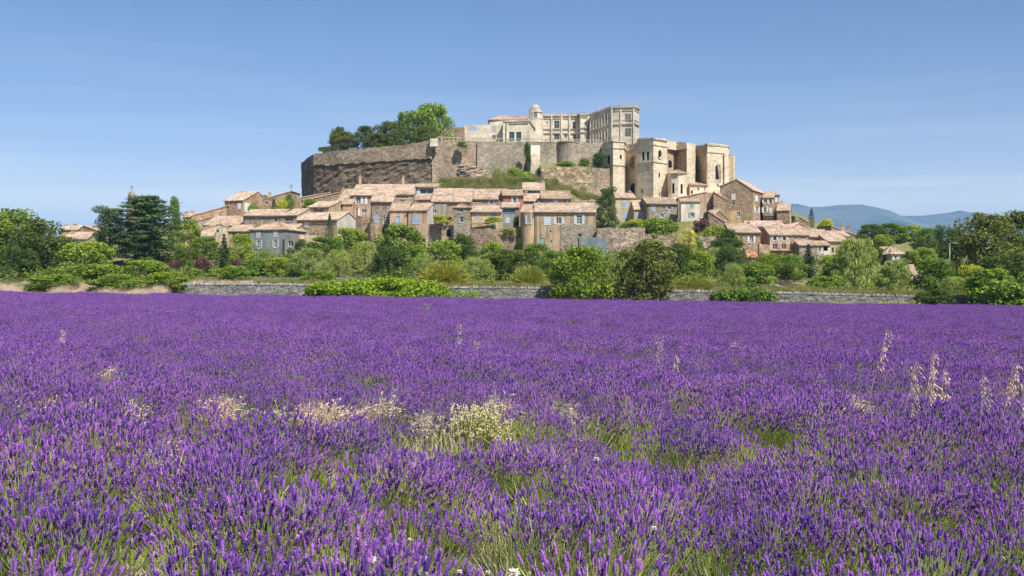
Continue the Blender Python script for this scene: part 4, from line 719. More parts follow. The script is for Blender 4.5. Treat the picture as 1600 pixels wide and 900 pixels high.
# ------------------------------------------------------------------ ground: field, terraces and hillside in one sheet to the horizon
for px, y1, y2, y3, y4 in [(-200, 446, 442, 437, 430), (0, 445, 441, 436, 424), (150, 445, 441, 434, 416), (300, 445.5, 440.5, 430, 402), (450, 446, 441, 426, 408), (600, 448, 442, 424, 402), (750, 450, 444, 425, 404), (900, 451.5, 446, 427, 407), (1050, 456, 449, 429, 408), (1200, 459, 451, 434, 414), (1350, 462, 456, 436, 420), (1500, 465, 460, 446, 436), (1700, 468, 464, 452, 442), (1900, 470, 466, 454, 444)]:
    for y, d in ((y1, 119), (y1-1, 125), (y2, 137), (y3, 160), (y4, 190)): q = P(px, y, d); TERR.append((q.x, q.y, q.z))
for px, y, d in [(690, 299, 244), (750, 298, 246), (800, 298, 246), (860, 300, 244), (690, 287, 278), (760, 287, 276), (820, 286, 276), (700, 288, 296), (745, 280, 297), (800, 276, 300), (825, 278, 298), (850, 318, 285), (900, 316, 285), (940, 318, 285), (560, 305, 290), (500, 306, 300), (620, 302, 290), (480, 312, 300), (430, 330, 280), (380, 345, 280), (300, 372, 260), (200, 392, 250), (100, 396, 250), (0, 410, 250), (-200, 415, 250),
                 (1000, 318, 280), (1050, 318, 280), (1100, 316, 280), (1150, 330, 285), (1200, 360, 280), (1260, 372, 275), (1330, 374, 265), (1400, 405, 230), (1480, 425, 230), (1600, 430, 230), (1400, 402, 280), (1500, 410, 300), (1700, 420, 300), (300, 385, 330), (100, 400, 340), (1300, 385, 340), (800, 320, 345), (600, 310, 345), (1000, 330, 340), (880, 319, 293), (930, 321, 293), (850, 312, 291), (720, 310, 330), (900, 330, 320), (960, 318, 296), (1000, 316, 293), (1040, 318, 290), (1080, 317, 292), (1120, 315, 295), (1150, 318, 300)]:
    q = P(px, y, d); TERR.append((q.x, q.y, q.z))
TA = np.array(TERR, np.float64)
def terrain(x, y):
    x = np.atleast_1d(np.asarray(x, float)); y = np.atleast_1d(np.asarray(y, float)); out = np.empty(len(x))
    for i in range(0, len(x), 4000):
        xs, ys = x[i:i+4000, None], y[i:i+4000, None]
        w = 1/(((xs-TA[:, 0])**2+((ys-TA[:, 1])*1.15)**2)+1.5)**2.2; out[i:i+4000] = (w*TA[:, 2]).sum(1)/w.sum(1)
    f = np.clip((y-360)/160, 0, 1); g = np.clip((np.abs(x)-190)/160, 0, 1); k = 1-(1-f)*(1-g); k = k*k*(3-2*k)
    out = out*(1-k)+k*(.5-.0*x)
    bank = np.clip((y-113)/8, 0, 1)*(x < -36.4); fz = -.0141*np.clip(x, -150, 150)
    out = np.where((x < -36.4) & (y > 113) & (y < 121), fz+(out-fz)*bank, out)
    return np.where((y < 118.0) & ~((x < -36.4) & (y > 113)), -.0141*np.clip(x, -150, 150), out)
def tz(x, y): return float(terrain(x, y)[0])
exp = [260*1.45**i for i in range(1, 13)]
gx = np.array([-e for e in exp[::-1]]+list(np.arange(-260, 261, 3.0))+exp)
gy = np.array([-2000, -300, -60, -20, 0, 20, 40, 60, 80, 100, 113, 115, 117.75, 118.05]+list(np.arange(120, 421, 2.5))+[430, 450, 480, 520, 600, 700, 900, 1300, 2000, 3500, 6000, 10000, 16000, 24000])
X, Y = np.meshgrid(gx, gy); Zg = terrain(X.ravel(), Y.ravel()).reshape(X.shape)
nx, ny = len(gx), len(gy); ii = np.arange(nx*ny).reshape(ny, nx)
Fq = np.stack([ii[:-1, :-1], ii[:-1, 1:], ii[1:, 1:], ii[1:, :-1]], -1).reshape(-1, 4)
gm = nmesh('ground', np.stack([X, Y, Zg], -1).reshape(-1, 3), Fq)
def soil(col1, col2, sc, name):
    m, n, l, b = newmat(name); b.inputs['Roughness'].default_value = .95; b.inputs['Specular IOR Level'].default_value = .1; v = coords(n, l)
    c = mulmix(n, l, col1, col2, ramp(n, l, noise(n, l, v, sc, 7, .65), [(.38, 0), (.62, 1)]), 'MIX')
    c = mulmix(n, l, c, ramp(n, l, noise(n, l, v, sc*14, 4), [(.3, .7), (.7, 1.25)])); l.new(c, b.inputs['Base Color']); bump(n, l, b, noise(n, l, v, 5, 5), .12, .8); return m
go = obj('ground', gm, [soil((.10, .075, .045), (.07, .085, .03), .8, 'field_soil'), soil((.13, .155, .045), (.21, .19, .085), .12, 'hillside_grass'), soil((.07, .09, .035), (.12, .12, .06), .004, 'far_plain')])
yc = (gy[:-1]+gy[1:])/2; xc = (gx[:-1]+gx[1:])/2
mi = np.where(yc[:, None] < 114.9, 0, np.where((yc[:, None] > 500) | (np.abs(xc)[None] > 400), 2, 1))
gm.polygons.foreach_set('material_index', mi.ravel().astype(np.int32)); gm.polygons.foreach_set('use_smooth', [True]*len(gm.polygons)); go['kind'] = 'structure'
# white ramp rising to the village
bm = bmesh.new(); rp_ = [(1272, 131), (1262, 135), (1248, 139), (1232, 143), (1216, 147), (1205, 150), (1196, 153), (1190, 158)]; pv = []
for px, d in rp_:
    q = XY(px, d); q2 = XY(px+(8 if d > 140 else 4), d+.1); a, b = (q.x-1.6, q.y), (q.x+1.6, q.y); pv.append([bm.verts.new((x, y, tz(x, y)+.12)) for x, y in (a, b)])
for p0, p1 in zip(pv, pv[1:]): bm.faces.new((p0[0], p0[1], p1[1], p1[0]))
o = obj('path', bm, plaster((.52, .48, .42), .2)); o['kind'] = 'structure'
# ------------------------------------------------------------------ trees and shrubs
def unit(n): v = NR.normal(size=(n, 3)); return v/np.linalg.norm(v, axis=1)[:, None]
def leaves(name, C0, Nrm, size, aspect=.5, dirs=None):
    n = len(C0); r = unit(n) if dirs is None else dirs
    t = r-(r*Nrm).sum(1)[:, None]*Nrm if dirs is None else r; t /= np.linalg.norm(t, axis=1)[:, None]+1e-9; b = np.cross(Nrm, t); b /= np.linalg.norm(b, axis=1)[:, None]+1e-9
    s = size[:, None]; V = np.stack([C0-t*s*.5, C0+b*s*.5*aspect, C0+t*s*.5, C0-b*s*.5*aspect], 1).reshape(-1, 3)
    return nmesh(name, V, np.arange(4*n).reshape(-1, 4))
def cloud(blobs, n, inner=.45, up=.35):
    """points and normals spread through a set of ellipsoid clumps (x, y, z, r, rz)"""
    B = np.array(blobs); wgt = B[:, 3]**2; k = NR.choice(len(B), n, p=wgt/wgt.sum()); d = unit(n); rad = inner+(1.08-inner)*NR.random(n)**.45
    c = B[k, :3]+d*rad[:, None]*np.stack([B[k, 3], B[k, 3], B[k, 4]], 1); nr = d*.7+unit(n)*.75+np.array([0, 0, up]); nr /= np.linalg.norm(nr, axis=1)[:, None]; return c, nr
def blobs_round(nb, z0=.12, top=1.0, rw=.5, size=(.11, .2), conical=0.0, seed=0):
    """clumps over a unit tree: height 1, width 1"""
    g = np.random.default_rng(seed); out = []
    for i in range(nb):
        a = g.random()*6.283; t = g.random()**.8; z = z0+(top-z0)*t; env = math.sin(math.pi*min(max((t*.74+.24), 0), 1))**.55*(1-conical*t); rr = rw*env*(.45+.55*g.random()**.5); s = g.uniform(*size)
        rr = max(0, min(rr, rw-s*.6)); out.append((rr*math.cos(a), rr*math.sin(a), min(z, top-s*.8), s, s*g.uniform(.7, 1.0)))
    out.append((0, 0, (z0+top)/2, rw*.55, (top-z0)*.4)); return out
def trunk_mesh(h=.6, r=.035, limbs=6, seed=0):
    g = random.Random(seed); bm = bmesh.new(); pts = [(0, 0, -.1), (0, 0, .05), (g.uniform(-.02, .02), g.uniform(-.02, .02), h*.5), (g.uniform(-.03, .03), g.uniform(-.03, .03), h)]; tube(bm, pts, [r*1.5, r*1.1, r*.8, r*.3], 7)
    for i in range(limbs):
        a = g.random()*6.28; z = h*g.uniform(.25, .8); L = g.uniform(.2, .36); tube(bm, [(0, 0, z), (L*.5*math.cos(a), L*.5*math.sin(a), z+.08), (L*math.cos(a), L*math.sin(a), z+.22)], [r*.55, r*.35, r*.12], 5)
    m = bpy.data.meshes.new('trunk'); bm.to_mesh(m); bm.free(); return m
BARK = stone((.10, .08, .06), 5, .5, .4, .7, .4, .05)
KIND = {}
def kind(key, name, cat, crowns, trunk, mat):
    for c in crowns: c.materials.append(mat)
    if trunk: trunk.materials.append(BARK)
    KIND[key] = (name, cat, crowns, trunk)
def crown(bl, n, sz, asp=.6, inner=.5, up=.35, sj=.35):
    c, nr = cloud(bl, n, inner, up); return leaves('crown', c, nr, sz*(1-sj+2*sj*NR.random(n)), asp)
LM = leafmat
kind('broad', 'broadleaf_tree', 'tree', [crown(blobs_round(50, .0, 1, .5, (.09, .17), 0, s), 6500, .052) for s in (1, 2, 3, 4)], trunk_mesh(.62, .03, 7, 1), LM((0.188, 0.282, 0.0422)))
kind('light', 'broadleaf_tree', 'tree', [crown(blobs_round(54, .0, 1, .5, (.08, .15), 0, s), 6500, .052) for s in (5, 6, 7)], trunk_mesh(.6, .03, 7, 2), LM((0.299, 0.396, 0.0526)))
kind('oak', 'oak_tree', 'tree', [crown(blobs_round(64, .02, 1, .5, (.08, .15), 0, s), 8000, .045) for s in (8, 9, 10)], trunk_mesh(.62, .035, 8, 3), LM((0.165, 0.193, 0.0391)))
kind('dark', 'broadleaf_tree', 'tree', [crown(blobs_round(52, .0, 1, .5, (.09, .16), 0, s), 7000, .048) for s in (11, 12, 13)], trunk_mesh(.6, .03, 7, 4), LM((0.106, 0.161, 0.0331)))
kind('olive', 'olive_tree', 'tree', [crown(blobs_round(56, .0, 1, .5, (.07, .14), 0, s), 8000, .042, .35) for s in (14, 15, 16)], trunk_mesh(.6, .035, 8, 5), LM((0.314, 0.385, 0.0988), .2, .35, warm=(1.1, 1.05, .95)))
kind('bush', 'garden_bush', 'bush', [crown(blobs_round(34, .0, 1, .5, (.11, .2), 0, s), 5000, .065) for s in (17, 18, 19)], trunk_mesh(.5, .03, 6, 6), LM((0.22, 0.325, 0.0451)))
kind('dbush', 'garden_bush', 'bush', [crown(blobs_round(34, .0, 1, .5, (.11, .2), 0, s), 5000, .06) for s in (20, 21)], trunk_mesh(.5, .03, 6, 7), LM((0.0993, 0.157, 0.0301)))
kind('ybush', 'garden_bush', 'bush', [crown(blobs_round(34, .0, 1, .5, (.10, .2), 0, s), 5000, .065) for s in (22, 23)], trunk_mesh(.5, .03, 6, 8), LM((0.485, 0.522, 0.0451), .35))
kind('plum', 'purple_plum_bush', 'bush', [crown(blobs_round(30, .0, 1, .5, (.12, .2), 0, s), 3500, .07) for s in (24, 25)], trunk_mesh(.5, .03, 6, 9), LM((0.165, 0.073, 0.0676), .2, warm=(1.2, 1, 1)))
kind('pale', 'pale_shrub', 'bush', [crown(blobs_round(60, .0, 1, .5, (.09, .15), 0, 26), 6000, .05, .4)], trunk_mesh(.5, .03, 6, 10), LM((0.595, 0.563, 0.166), .3))
def willow(seed, n=9000):
    g = np.random.default_rng(seed); bl = blobs_round(55, .05, 1, .46, (.06, .12), .15, seed); c, nr = cloud(bl, n, .4, .2)
    d = np.stack([g.normal(0, .25, n), g.normal(0, .25, n), np.full(n, .9)], 1)+.35*c/np.maximum(np.abs(c).max(), 1e-3); d /= np.linalg.norm(d, axis=1)[:, None]; nn = np.cross(d, unit(n)); nn /= np.linalg.norm(nn, axis=1)[:, None]
    return leaves('crown', c, nn, .07*(.6+.8*g.random(n)), .22, d)
kind('willow', 'silvery_willow', 'tree', [willow(27), willow(28)], trunk_mesh(.7, .03, 8, 11), LM((0.376, 0.449, 0.129), .25))
def broom(seed, n=5000):
    g = np.random.default_rng(seed); a = g.random(n)*6.283; el = np.arccos(g.random(n)*.95)*.95; r = .12+.42*g.random(n)**.6
    d = np.stack([np.cos(a)*np.sin(el), np.sin(a)*np.sin(el), np.cos(el)], 1); c = d*r[:, None]*np.array([1.1, 1.1, 1.9]); c[:, 2] = np.abs(c[:, 2]); nn = np.cross(d, unit(n)); nn /= np.linalg.norm(nn, axis=1)[:, None]
    return leaves('crown', c, nn, .16*(.5+.9*g.random(n)), .12, d)
kind('broom', 'feathery_shrub', 'bush', [broom(29), broom(30)], trunk_mesh(.4, .02, 6, 12), LM((0.332, 0.355, 0.0903), .25))
def cypress(seed, n=5000, w=.5):
    g = np.random.default_rng(seed); t = g.random(n)**.85; a = g.random(n)*6.283; env = w*np.minimum(1, (1-t)*2.1)**.75*np.minimum(1, .55+t*3); r = env*(.6+.45*g.random(n)**.5)*(1+.1*np.sin(a*3+t*17)+.07*np.sin(a*7-t*31))
    c = np.stack([r*np.cos(a), r*np.sin(a), .02+.97*t], 1); nr = np.stack([np.cos(a), np.sin(a), np.full(n, .3)], 1)+unit(n)*.6; nr /= np.linalg.norm(nr, axis=1)[:, None]; d = np.stack([.25*np.cos(a), .25*np.sin(a), np.ones(n)], 1)+unit(n)*.3
    d /= np.linalg.norm(d, axis=1)[:, None]; return leaves('crown', c, nr, .035*(.6+.8*g.random(n)), .5, d)
kind('cypress', 'cypress', 'cypress', [cypress(31), cypress(32)], trunk_mesh(.8, .02, 0, 13), LM((0.0617, 0.1, 0.0272), .12, .3))
kind('poplar', 'poplar', 'tree', [crown(blobs_round(50, .05, 1, .45, (.1, .2), .3, 33), 6000, .05)], trunk_mesh(.8, .02, 6, 14), LM((0.154, 0.251, 0.0451)))
def spruce(seed, n=9000, tiers=14):
    g = np.random.default_rng(seed); k = g.integers(0, tiers, n); tt = (k+.5)/tiers; a0 = g.integers(0, 9, n)*.698+k*.37; a = a0+g.normal(0, .16, n); L = .5*(1-tt)**.85*(.8+.35*np.sin(k*2.3+a0*5)); r = L*g.random(n)**.6; z = .04+.96*tt-r*.28+g.normal(0, .008, n)
    c = np.stack([r*np.cos(a), r*np.sin(a), z], 1); nr = unit(n)*.6+np.array([0, 0, .8]); nr /= np.linalg.norm(nr, axis=1)[:, None]; d = np.stack([np.cos(a), np.sin(a), -.3+g.normal(0, .3, n)], 1); d /= np.linalg.norm(d, axis=1)[:, None]; return leaves('crown', c, nr, .06*(.6+.8*g.random(n)), .4, d)
kind('spruce', 'spruce', 'conifer', [spruce(34), spruce(35)], trunk_mesh(.9, .02, 0, 15), LM((0.0485, 0.0877, 0.0361), .1, .3))
def cedar(seed, n=22000):
    g = np.random.default_rng(seed); bl = []
    for k in range(64):
        t = (k+.5)/64; z = .05+.90*t; L = .52*(1-t**2.6)**.62*g.uniform(.55, 1.08) if t < .95 else .10; a = k*2.4+g.uniform(-.4, .4)
        for j in range(6): q = (j+.6)/6; bl.append((L*q*math.cos(a), L*q*math.sin(a), z+.035*q-.03*q*q+g.uniform(-.01, .01), .10*(1.1-.4*q), .016+.012*g.random()))
    c, nr = cloud(bl, n, .2, .8); return leaves('crown', c, nr, .026*(.6+.8*g.random(n)), .5)
kind('cedar', 'cedar', 'tree', [cedar(36)], trunk_mesh(.92, .028, 10, 16), LM((0.11, 0.171, 0.0482), .12, .35))
def pine(seed, n=9000):
    g = np.random.default_rng(seed); bl = []
    for k in range(30): t = k/30; z = .16+.8*t; L = .42*(1-.55*t)*g.uniform(.4, 1.1); a = k*2.4; bl.append((L*math.cos(a), L*math.sin(a), z, g.uniform(.10, .17), g.uniform(.05, .09)))
    c, nr = cloud(bl, n, .3, .5); return leaves('crown', c, nr, .042*(.6+.8*g.random(n)), .35)
kind('pine', 'pine_tree', 'pine', [pine(37), pine(38)], trunk_mesh(.9, .025, 8, 17), LM((0.0927, 0.142, 0.0391), .12, .35))
def scale_copy(key, label, x, y, z0, ztop, wid, rot, var, sink=0.0, group=None):
    name, cat, crowns, trunk = KIND[key]; rt = thing(name, label, cat, (x, y, z0), group); h = ztop-z0
    for nm, me in (('crown', crowns[var % len(crowns)]), ('trunk', trunk)):
        o = bpy.data.objects.new(nm, me); C.objects.link(o); o.parent = rt; o.scale = (wid, wid, h); o.rotation_euler = (0, 0, rot)
    return rt
TREES = [
# left edge and field margin
('broad', 14, 327, 96, 152, 'tall leafy tree at the left edge of the picture'), ('oak', 66, 343, 92, 148, 'round yellowish tree right of the tall leafy tree at the left edge'), ('light', 133, 378, 92, 142, 'light green spreading tree in front of the leftmost houses'),
('dark', 28, 385, 80, 132, 'dark shrub tree at the lower left corner of the tree belt'), ('bush', 140, 413, 96, 123, 'dense green bush under the light spreading tree on the left'), ('light', 222, 406, 82, 127, 'wide light green bush in front of the cedar'), ('bush', 262, 425, 66, 118.5, 'low green bush at the left end of the field wall'),
('bush', 78, 429, 90, 117.5, 'low bush behind the dry grass near the left edge'), ('bush', 180, 428, 80, 117.5, 'small low bush behind the dry grass left of the wide light bush'),
('pine', 172, 321, 76, 176, 'dark open-crowned pine left of the big cedar'), ('cedar', 226, 303, 168, 176, 'big cedar with flat tiered branches on the left'), ('poplar', 273, 308, 21, 205, 'narrow upright poplar right of the big cedar'),
('light', 297, 343, 34, 196, 'slim light green tree right of the poplar'), ('dark', 290, 385, 40, 165, 'dark shrubby tree under the right side of the cedar'), ('broad', 322, 371, 46, 178, 'round tree between the cedar and the dark spruce'), ('spruce', 350, 365, 40, 163, 'dark spruce in front of the small cream gabled house'), ('light', 376, 366, 44, 172, 'light green tree between the dark spruce and the blue-grey house'),
('plum', 317, 402, 26, 146, 'purple-leaved bush below the round tree on the left'), ('plum', 272, 408, 24, 148, 'purple-leaved bush at the foot of the cedar'), ('plum', 374, 404, 26, 150, 'dull purple bush right of the dark spruce'),
('bush', 300, 421, 60, 140, 'long low clipped bush behind the second low wall on the left'), ('bush', 345, 420, 44, 139, 'rounded bush above the second low wall'), ('bush', 366, 415, 44, 121, 'leafy bush hanging over the field wall on the left'), ('dbush', 340, 438, 24, 119.2, 'ivy-like dark bush sitting on the field wall on the left'),
('olive', 413, 389, 24, 165, 'small pale olive tree in front of the blue-grey house'), ('bush', 398, 404, 46, 150, 'bright bush below the blue-grey house, left one'), ('light', 436, 402, 46, 149, 'bright bush below the blue-grey house, right one'), ('dbush', 462, 418, 26, 142, 'small dark bush right of the bright bushes under the blue-grey house'),
('dark', 470, 373, 18, 180, 'slim dark shrub beside the terraced grey annex'), ('olive', 482, 388, 62, 148, 'pale dome-shaped olive tree right of the blue-grey house'), ('olive', 529, 390, 44, 146, 'dense grey-green olive tree left of centre'), ('olive', 570, 377, 50, 150, 'tall grey-green olive tree below the ruined round stump'),
('broad', 505, 370, 56, 178, 'broad green tree below the stone house with the cypress'), ('light', 545, 356, 56, 184, 'light green tree below the house with reddish window frames'), ('cypress', 515, 333, 13, 200, 'slender cypress against the stone house wall on the left'),
('dark', 452, 398, 30, 155, 'dark round shrub at the right corner of the blue-grey house'), ('bush', 497, 424, 56, 128, 'low light bush behind the field wall left of the long hedge'),
('broad', 624, 352, 78, 165, 'big rounded tree below the pink houses'), ('dark', 606, 384, 56, 143, 'dark dense tree in front of the big rounded tree'), ('light', 650, 382, 36, 150, 'bright slim tree right of the dark dense tree'), ('olive', 662, 402, 36, 138, 'small silvery shrub right of the bright slim tree'),
('light', 692, 376, 58, 168, 'light green tree below the arched gatehouse'), ('dark', 724, 364, 46, 172, 'dark leafy tree below the small square tower'), ('light', 770, 378, 44, 166, 'light green tree below the terrace with the vine'), ('broom', 693, 406, 72, 127, 'feathery olive-green shrub with radiating branches behind the field wall'),
('olive', 744, 401, 58, 142, 'spreading grey-green tree right of the feathery shrub'), ('dark', 790, 389, 64, 146, 'dark rounded tree in the centre of the belt'), ('broad', 838, 381, 54, 158, 'rounded tree below the rounded corner of the big tan house'), ('broad', 866, 392, 44, 148, 'tree left of the bright tree overhanging the field wall'), ('broom', 826, 414, 52, 127, 'low shrubs right of the dark rounded central tree'),
('broad', 907, 385, 96, 116.2, 'bright green tree overhanging the field wall, left of the two'), ('oak', 1006, 376, 98, 116.2, 'dark olive-green tree overhanging the field wall, right of the two'), ('olive', 957, 396, 40, 150, 'silvery tree between the two trees overhanging the field wall'),
('dark', 1062, 380, 46, 150, 'dark upright tree right of the overhanging olive-green tree'), ('light', 1095, 392, 46, 146, 'light green tree below the brown garden wall'), ('olive', 1118, 386, 32, 160, 'thin brownish-green tree below the brown garden wall'), ('dark', 1138, 381, 44, 156, 'dark tree left of the cypress on the right'), ('cypress', 1162, 387, 15, 166, 'dark cypress beside the little tile-roofed shed'),
('bush', 1184, 411, 58, 140, 'rounded bush below the cypress and the shed'), ('olive', 1146, 412, 36, 134, 'grey-green bush left of the rounded bush below the shed'), ('broom', 1084, 431, 58, 122, 'low feathery shrubs behind the field wall right of centre'), ('broad', 1234, 399, 56, 152, 'round tree below the planted balcony'), ('spruce', 1263, 381, 38, 158, 'dark spruce on the right below the white walled house'),
('light', 1204, 396, 30, 178, 'small bright tree below the stone house with long roof'), ('dark', 1232, 428, 26, 158, 'low dark shrub above the white ramp'), ('bush', 1290, 431, 52, 138, 'low shrub right of the white ramp'), ('light', 1298, 398, 40, 160, 'light tree left of the silvery willow'), ('dbush', 1302, 415, 36, 146, 'dark bush left of the silvery willow'),
('willow', 1336, 374, 80, 142, 'tall silvery willow on the right'), ('willow', 1398, 407, 64, 124, 'rounded silvery shrub behind the field wall right of the willow'), ('broad', 1460, 404, 64, 136, 'green tree left of the lamp post on the right'), ('light', 1444, 387, 44, 168, 'light green tree below the far right woods'), ('dbush', 1462, 451, 54, 116, 'dark ivy bush covering the field wall on the right'),
('oak', 1540, 333, 112, 152, 'very large dark oak at the right edge, left half'), ('oak', 1602, 331, 100, 156, 'very large oak cut off by the right edge'), ('dark', 1572, 395, 90, 140, 'dark shrub tree under the large oak'), ('ybush', 1517, 414, 44, 127, 'bright yellow-green bush under the large oak'), ('bush', 1552, 419, 84, 116, 'large glossy bush spilling over the field wall at the right'), ('bush', 1605, 424, 50, 116.5, 'leafy bush at the right edge by the field wall'), ('olive', 1490, 432, 40, 124, 'grey-green bush left of the bright yellow-green bush'),
# woods behind on the right
('dark', 1362, 350, 46, 236, 'dark round tree at the right end of the village'), ('broad', 1392, 349, 48, 246, 'tall green tree behind the white farmhouse, left one'), ('light', 1424, 352, 44, 250, 'light green tree behind the white farmhouse, middle one'), ('broad', 1450, 357, 40, 244, 'green tree behind the white farmhouse, right one'), ('dark', 1479, 352, 50, 226, 'dark domed tree left of the large oak'), ('dark', 1360, 385, 44, 190, 'dark tree left of the white farmhouse'), ('broad', 1428, 392, 40, 178, 'green tree just right of the white farmhouse'), ('light', 1378, 366, 36, 226, 'light green tree above the lower farmhouse wing'), ('dark', 1500, 372, 60, 190, 'dark tree behind the lamp post'),
# on the hilltop
('dark', 530, 198, 28, 332, 'dark tree at the back of the left hilltop group'), ('oak', 536, 206, 46, 324, 'round oak standing alone at the left end of the hilltop'), ('bush', 507, 229, 20, 324, 'small bush on the rampart at the far left of the hilltop'), ('oak', 572, 197, 40, 322, 'hilltop oak, second from the left'), ('oak', 604, 190, 50, 320, 'hilltop oak, third from the left'), ('broad', 642, 175, 62, 322, 'dark hilltop tree left of the tallest one'), ('light', 678, 163, 66, 326, 'tallest light green tree on the hilltop beside the castle'), ('dark', 622, 203, 50, 314, 'low dark tree on the rampart edge in the middle of the hilltop grove'), ('oak', 665, 196, 50, 314, 'low dark tree below the tallest hilltop tree'), ('oak', 590, 209, 44, 316, 'small rounded oak on the rampart edge'),
# around the village
('pine', 950, 291, 46, 213, 'tall bushy pine between the big tan house and the pale yellow house'), ('bush', 1030, 342, 62, 203, 'wide light green shrub dome above the brown garden wall'), ('pale', 1073, 358, 34, 196, 'pale yellowish domed shrub on the garden wall'), ('plum', 1095, 344, 34, 210, 'purple-red bush below the small house with dark gable'), ('ybush', 993, 342, 30, 213, 'yellow-green hedge bush right of the pine'), ('dbush', 985, 347, 34, 207, 'dark clipped hedge right of the pine'),
('light', 1118, 352, 44, 202, 'light garden shrub in front of the dark gable wall'), ('dark', 1138, 357, 26, 200, 'dark shrub left of the stone house with grey shutters'), ('dbush', 1136, 372, 50, 197.5, 'dark ivy spilling over the garden wall on the right'), ('bush', 1082, 366, 30, 198.6, 'green shrub right of the pale domed shrub'),
('ybush', 691, 335, 26, 203, 'bright green vine on the wall left of the small square tower'), ('ybush', 770, 340, 28, 203.5, 'yellow-green vine shading the cream house terrace'), ('dark', 806, 338, 8, 205.5, 'dark climbing plant on the house with teal glazing'), ('light', 793, 357, 26, 202, 'light creeper on the dark retaining wall'), ('dark', 813, 372, 12, 201.5, 'dark ivy at the left foot of the rounded corner'),
('bush', 398, 321, 30, 228, 'shrubs right of the orange gabled house'), ('cypress', 428, 309, 11, 236, 'short dark cypress on the upper left street'), ('ybush', 441, 313, 20, 232, 'yellow-green tree right of the short cypress on the upper left'), ('broad', 452, 303, 14, 238, 'small tree below the single-slope roof on the upper left'), ('bush', 486, 311, 26, 244, 'green shrub between the two long roofs below the cliff'), ('dark', 575, 340, 14, 207, 'dark ivy by the ruined round stump'), ('bush', 542, 342, 26, 214, 'shrub below the house with reddish window frames'), ('broad', 413, 305, 16, 252, 'small tree behind the single-slope roof on the upper left'),
('cypress', 1268, 325, 9, 252, 'lone slim cypress on the skyline at the right'), ('ybush', 1289, 342, 22, 250, 'small yellow-green tree right of the lone cypress'), ('dark', 1239, 337, 8, 256, 'tiny dark tree at the end of the terraced row'), ('bush', 1192, 357, 10, 214, 'ivy patch on the corner of the balcony house'), ('bush', 1188, 396, 26, 186, 'bush right of the little tile-roofed shed'),
# on the slope below the castle
('olive', 776, 262, 18, 284, 'round blue-green shrub right of the rock outcrop'), ('light', 803, 262, 34, 287, 'bright green shrubs on the slope below the grey terrace wall'), ('light', 823, 268, 28, 284, 'bright shrub right of the bright slope shrubs'), ('bush', 742, 279, 14, 280, 'small bush under the rock outcrop'), ('dbush', 824, 222, 11, 303.4, 'dark ivy column climbing the grey terrace wall'), ('bush', 789, 276, 30, 274, 'low green scrub in the middle of the grassy slope'), ('bush', 815, 284, 36, 270, 'low green scrub at the right end of the grassy slope'),
('bush', 884, 252, 28, 302, 'row of shrubs at the foot of the round bastion'), ('bush', 913, 248, 18, 303, 'rounded shrub right of the round bastion'), ('dark', 937, 238, 24, 301, 'dark shrub against the left corner of the church'), ('bush', 868, 279, 10, 286, 'little bush on the yellow retaining wall, upper one'), ('bush', 862, 286, 9, 283, 'little bush on the yellow retaining wall, lower one'), ('bush', 722, 221, 16, 301.6, 'green tuft growing from the top of the brown rampart'), ('dbush', 541, 278, 16, 308, 'dark creeper at the foot of the cliff'), ('dbush', 842, 262, 10, 300, 'dark ivy beside the stepped buttress'), ('olive', 911, 292, 12, 281, 'grey-green tuft low on the yellow retaining wall'),
]
HANG = {'dark ivy column climbing the grey terrace wall': 274, 'green tuft growing from the top of the brown rampart': 230, 'bright green vine on the wall left of the small square tower': 350, 'yellow-green vine shading the cream house terrace': 348, 'dark climbing plant on the house with teal glazing': 353,
        'ivy patch on the corner of the balcony house': 370, 'dark ivy spilling over the garden wall on the right': 390, 'light creeper on the dark retaining wall': 368, 'dark ivy at the left foot of the rounded corner': 392, 'little bush on the yellow retaining wall, upper one': 289, 'little bush on the yellow retaining wall, lower one': 294, 'grey-green tuft low on the yellow retaining wall': 303,
        'row of shrubs at the foot of the round bastion': 263, 'rounded shrub right of the round bastion': 263, 'dark shrub against the left corner of the church': 266, 'dark ivy beside the stepped buttress': 282, 'ivy-like dark bush sitting on the field wall on the left': 457, 'dark ivy bush covering the field wall on the right': 480}
for i, (k, px, top, wpx, d, lab) in enumerate(TREES):
    q = XY(px, d); hill = 476 < px < 700 and d > 310
    if lab in HANG: z0 = ZZ(HANG[lab], d)
    elif hill: z0 = ZZ(233 if px > 560 else 238, d) - (3 if px > 620 else 0)
    else: z0 = tz(q.x, q.y)-.15
    zt = ZZ(top, d); scale_copy(k, lab, q.x, q.y, z0, max(zt, z0+1.0), wpx/F*d*1.04, (i*2.399) % 6.283, i)
# long clipped hedge on the field wall, left of centre, and other wall-top hedges
def hedge(label, pts, n, mat, leaf=.30, name='hedge'):
    """pts: (px, d, top row, bottom row, half depth)"""
    a = pts[len(pts)//2]; q = P(a[0], a[3], a[1]); rt = thing(name, label, 'hedge', q); bl = []
    for (p, r) in zip(pts, pts[1:]):
        m = max(2, int(abs(r[0]-p[0])/7))
        for i in range(m):
            t = (i+R.random())/m; px, d, yt, yb, hd = [p[j]+(r[j]-p[j])*t for j in range(5)]
            for _ in range(3):
                yy = yt+(yb-yt)*R.random()**1.2; c = P(px, yy, d); rr = R.uniform(.45, .75); bl.append((c.x-q.x, R.uniform(-hd, hd), max(c.z-q.z-rr*.6, .1), rr, rr*.8))
    c, nr = cloud(bl, n, .4); o = obj('crown', leaves('crown', c, nr, leaf*(.6+.8*NR.random(n)), .6), mat, rt)
    bm = bmesh.new(); 
    for p in pts: b = P(p[0], p[3], p[1]); tube(bm, [b-q-Vector((0, 0, .4)), b-q+Vector((.1, .1, .8))], [.05, .02], 5)
    obj('stem', bm, BARK, rt)
HG = LM((0.264, 0.396, 0.0376), .35)
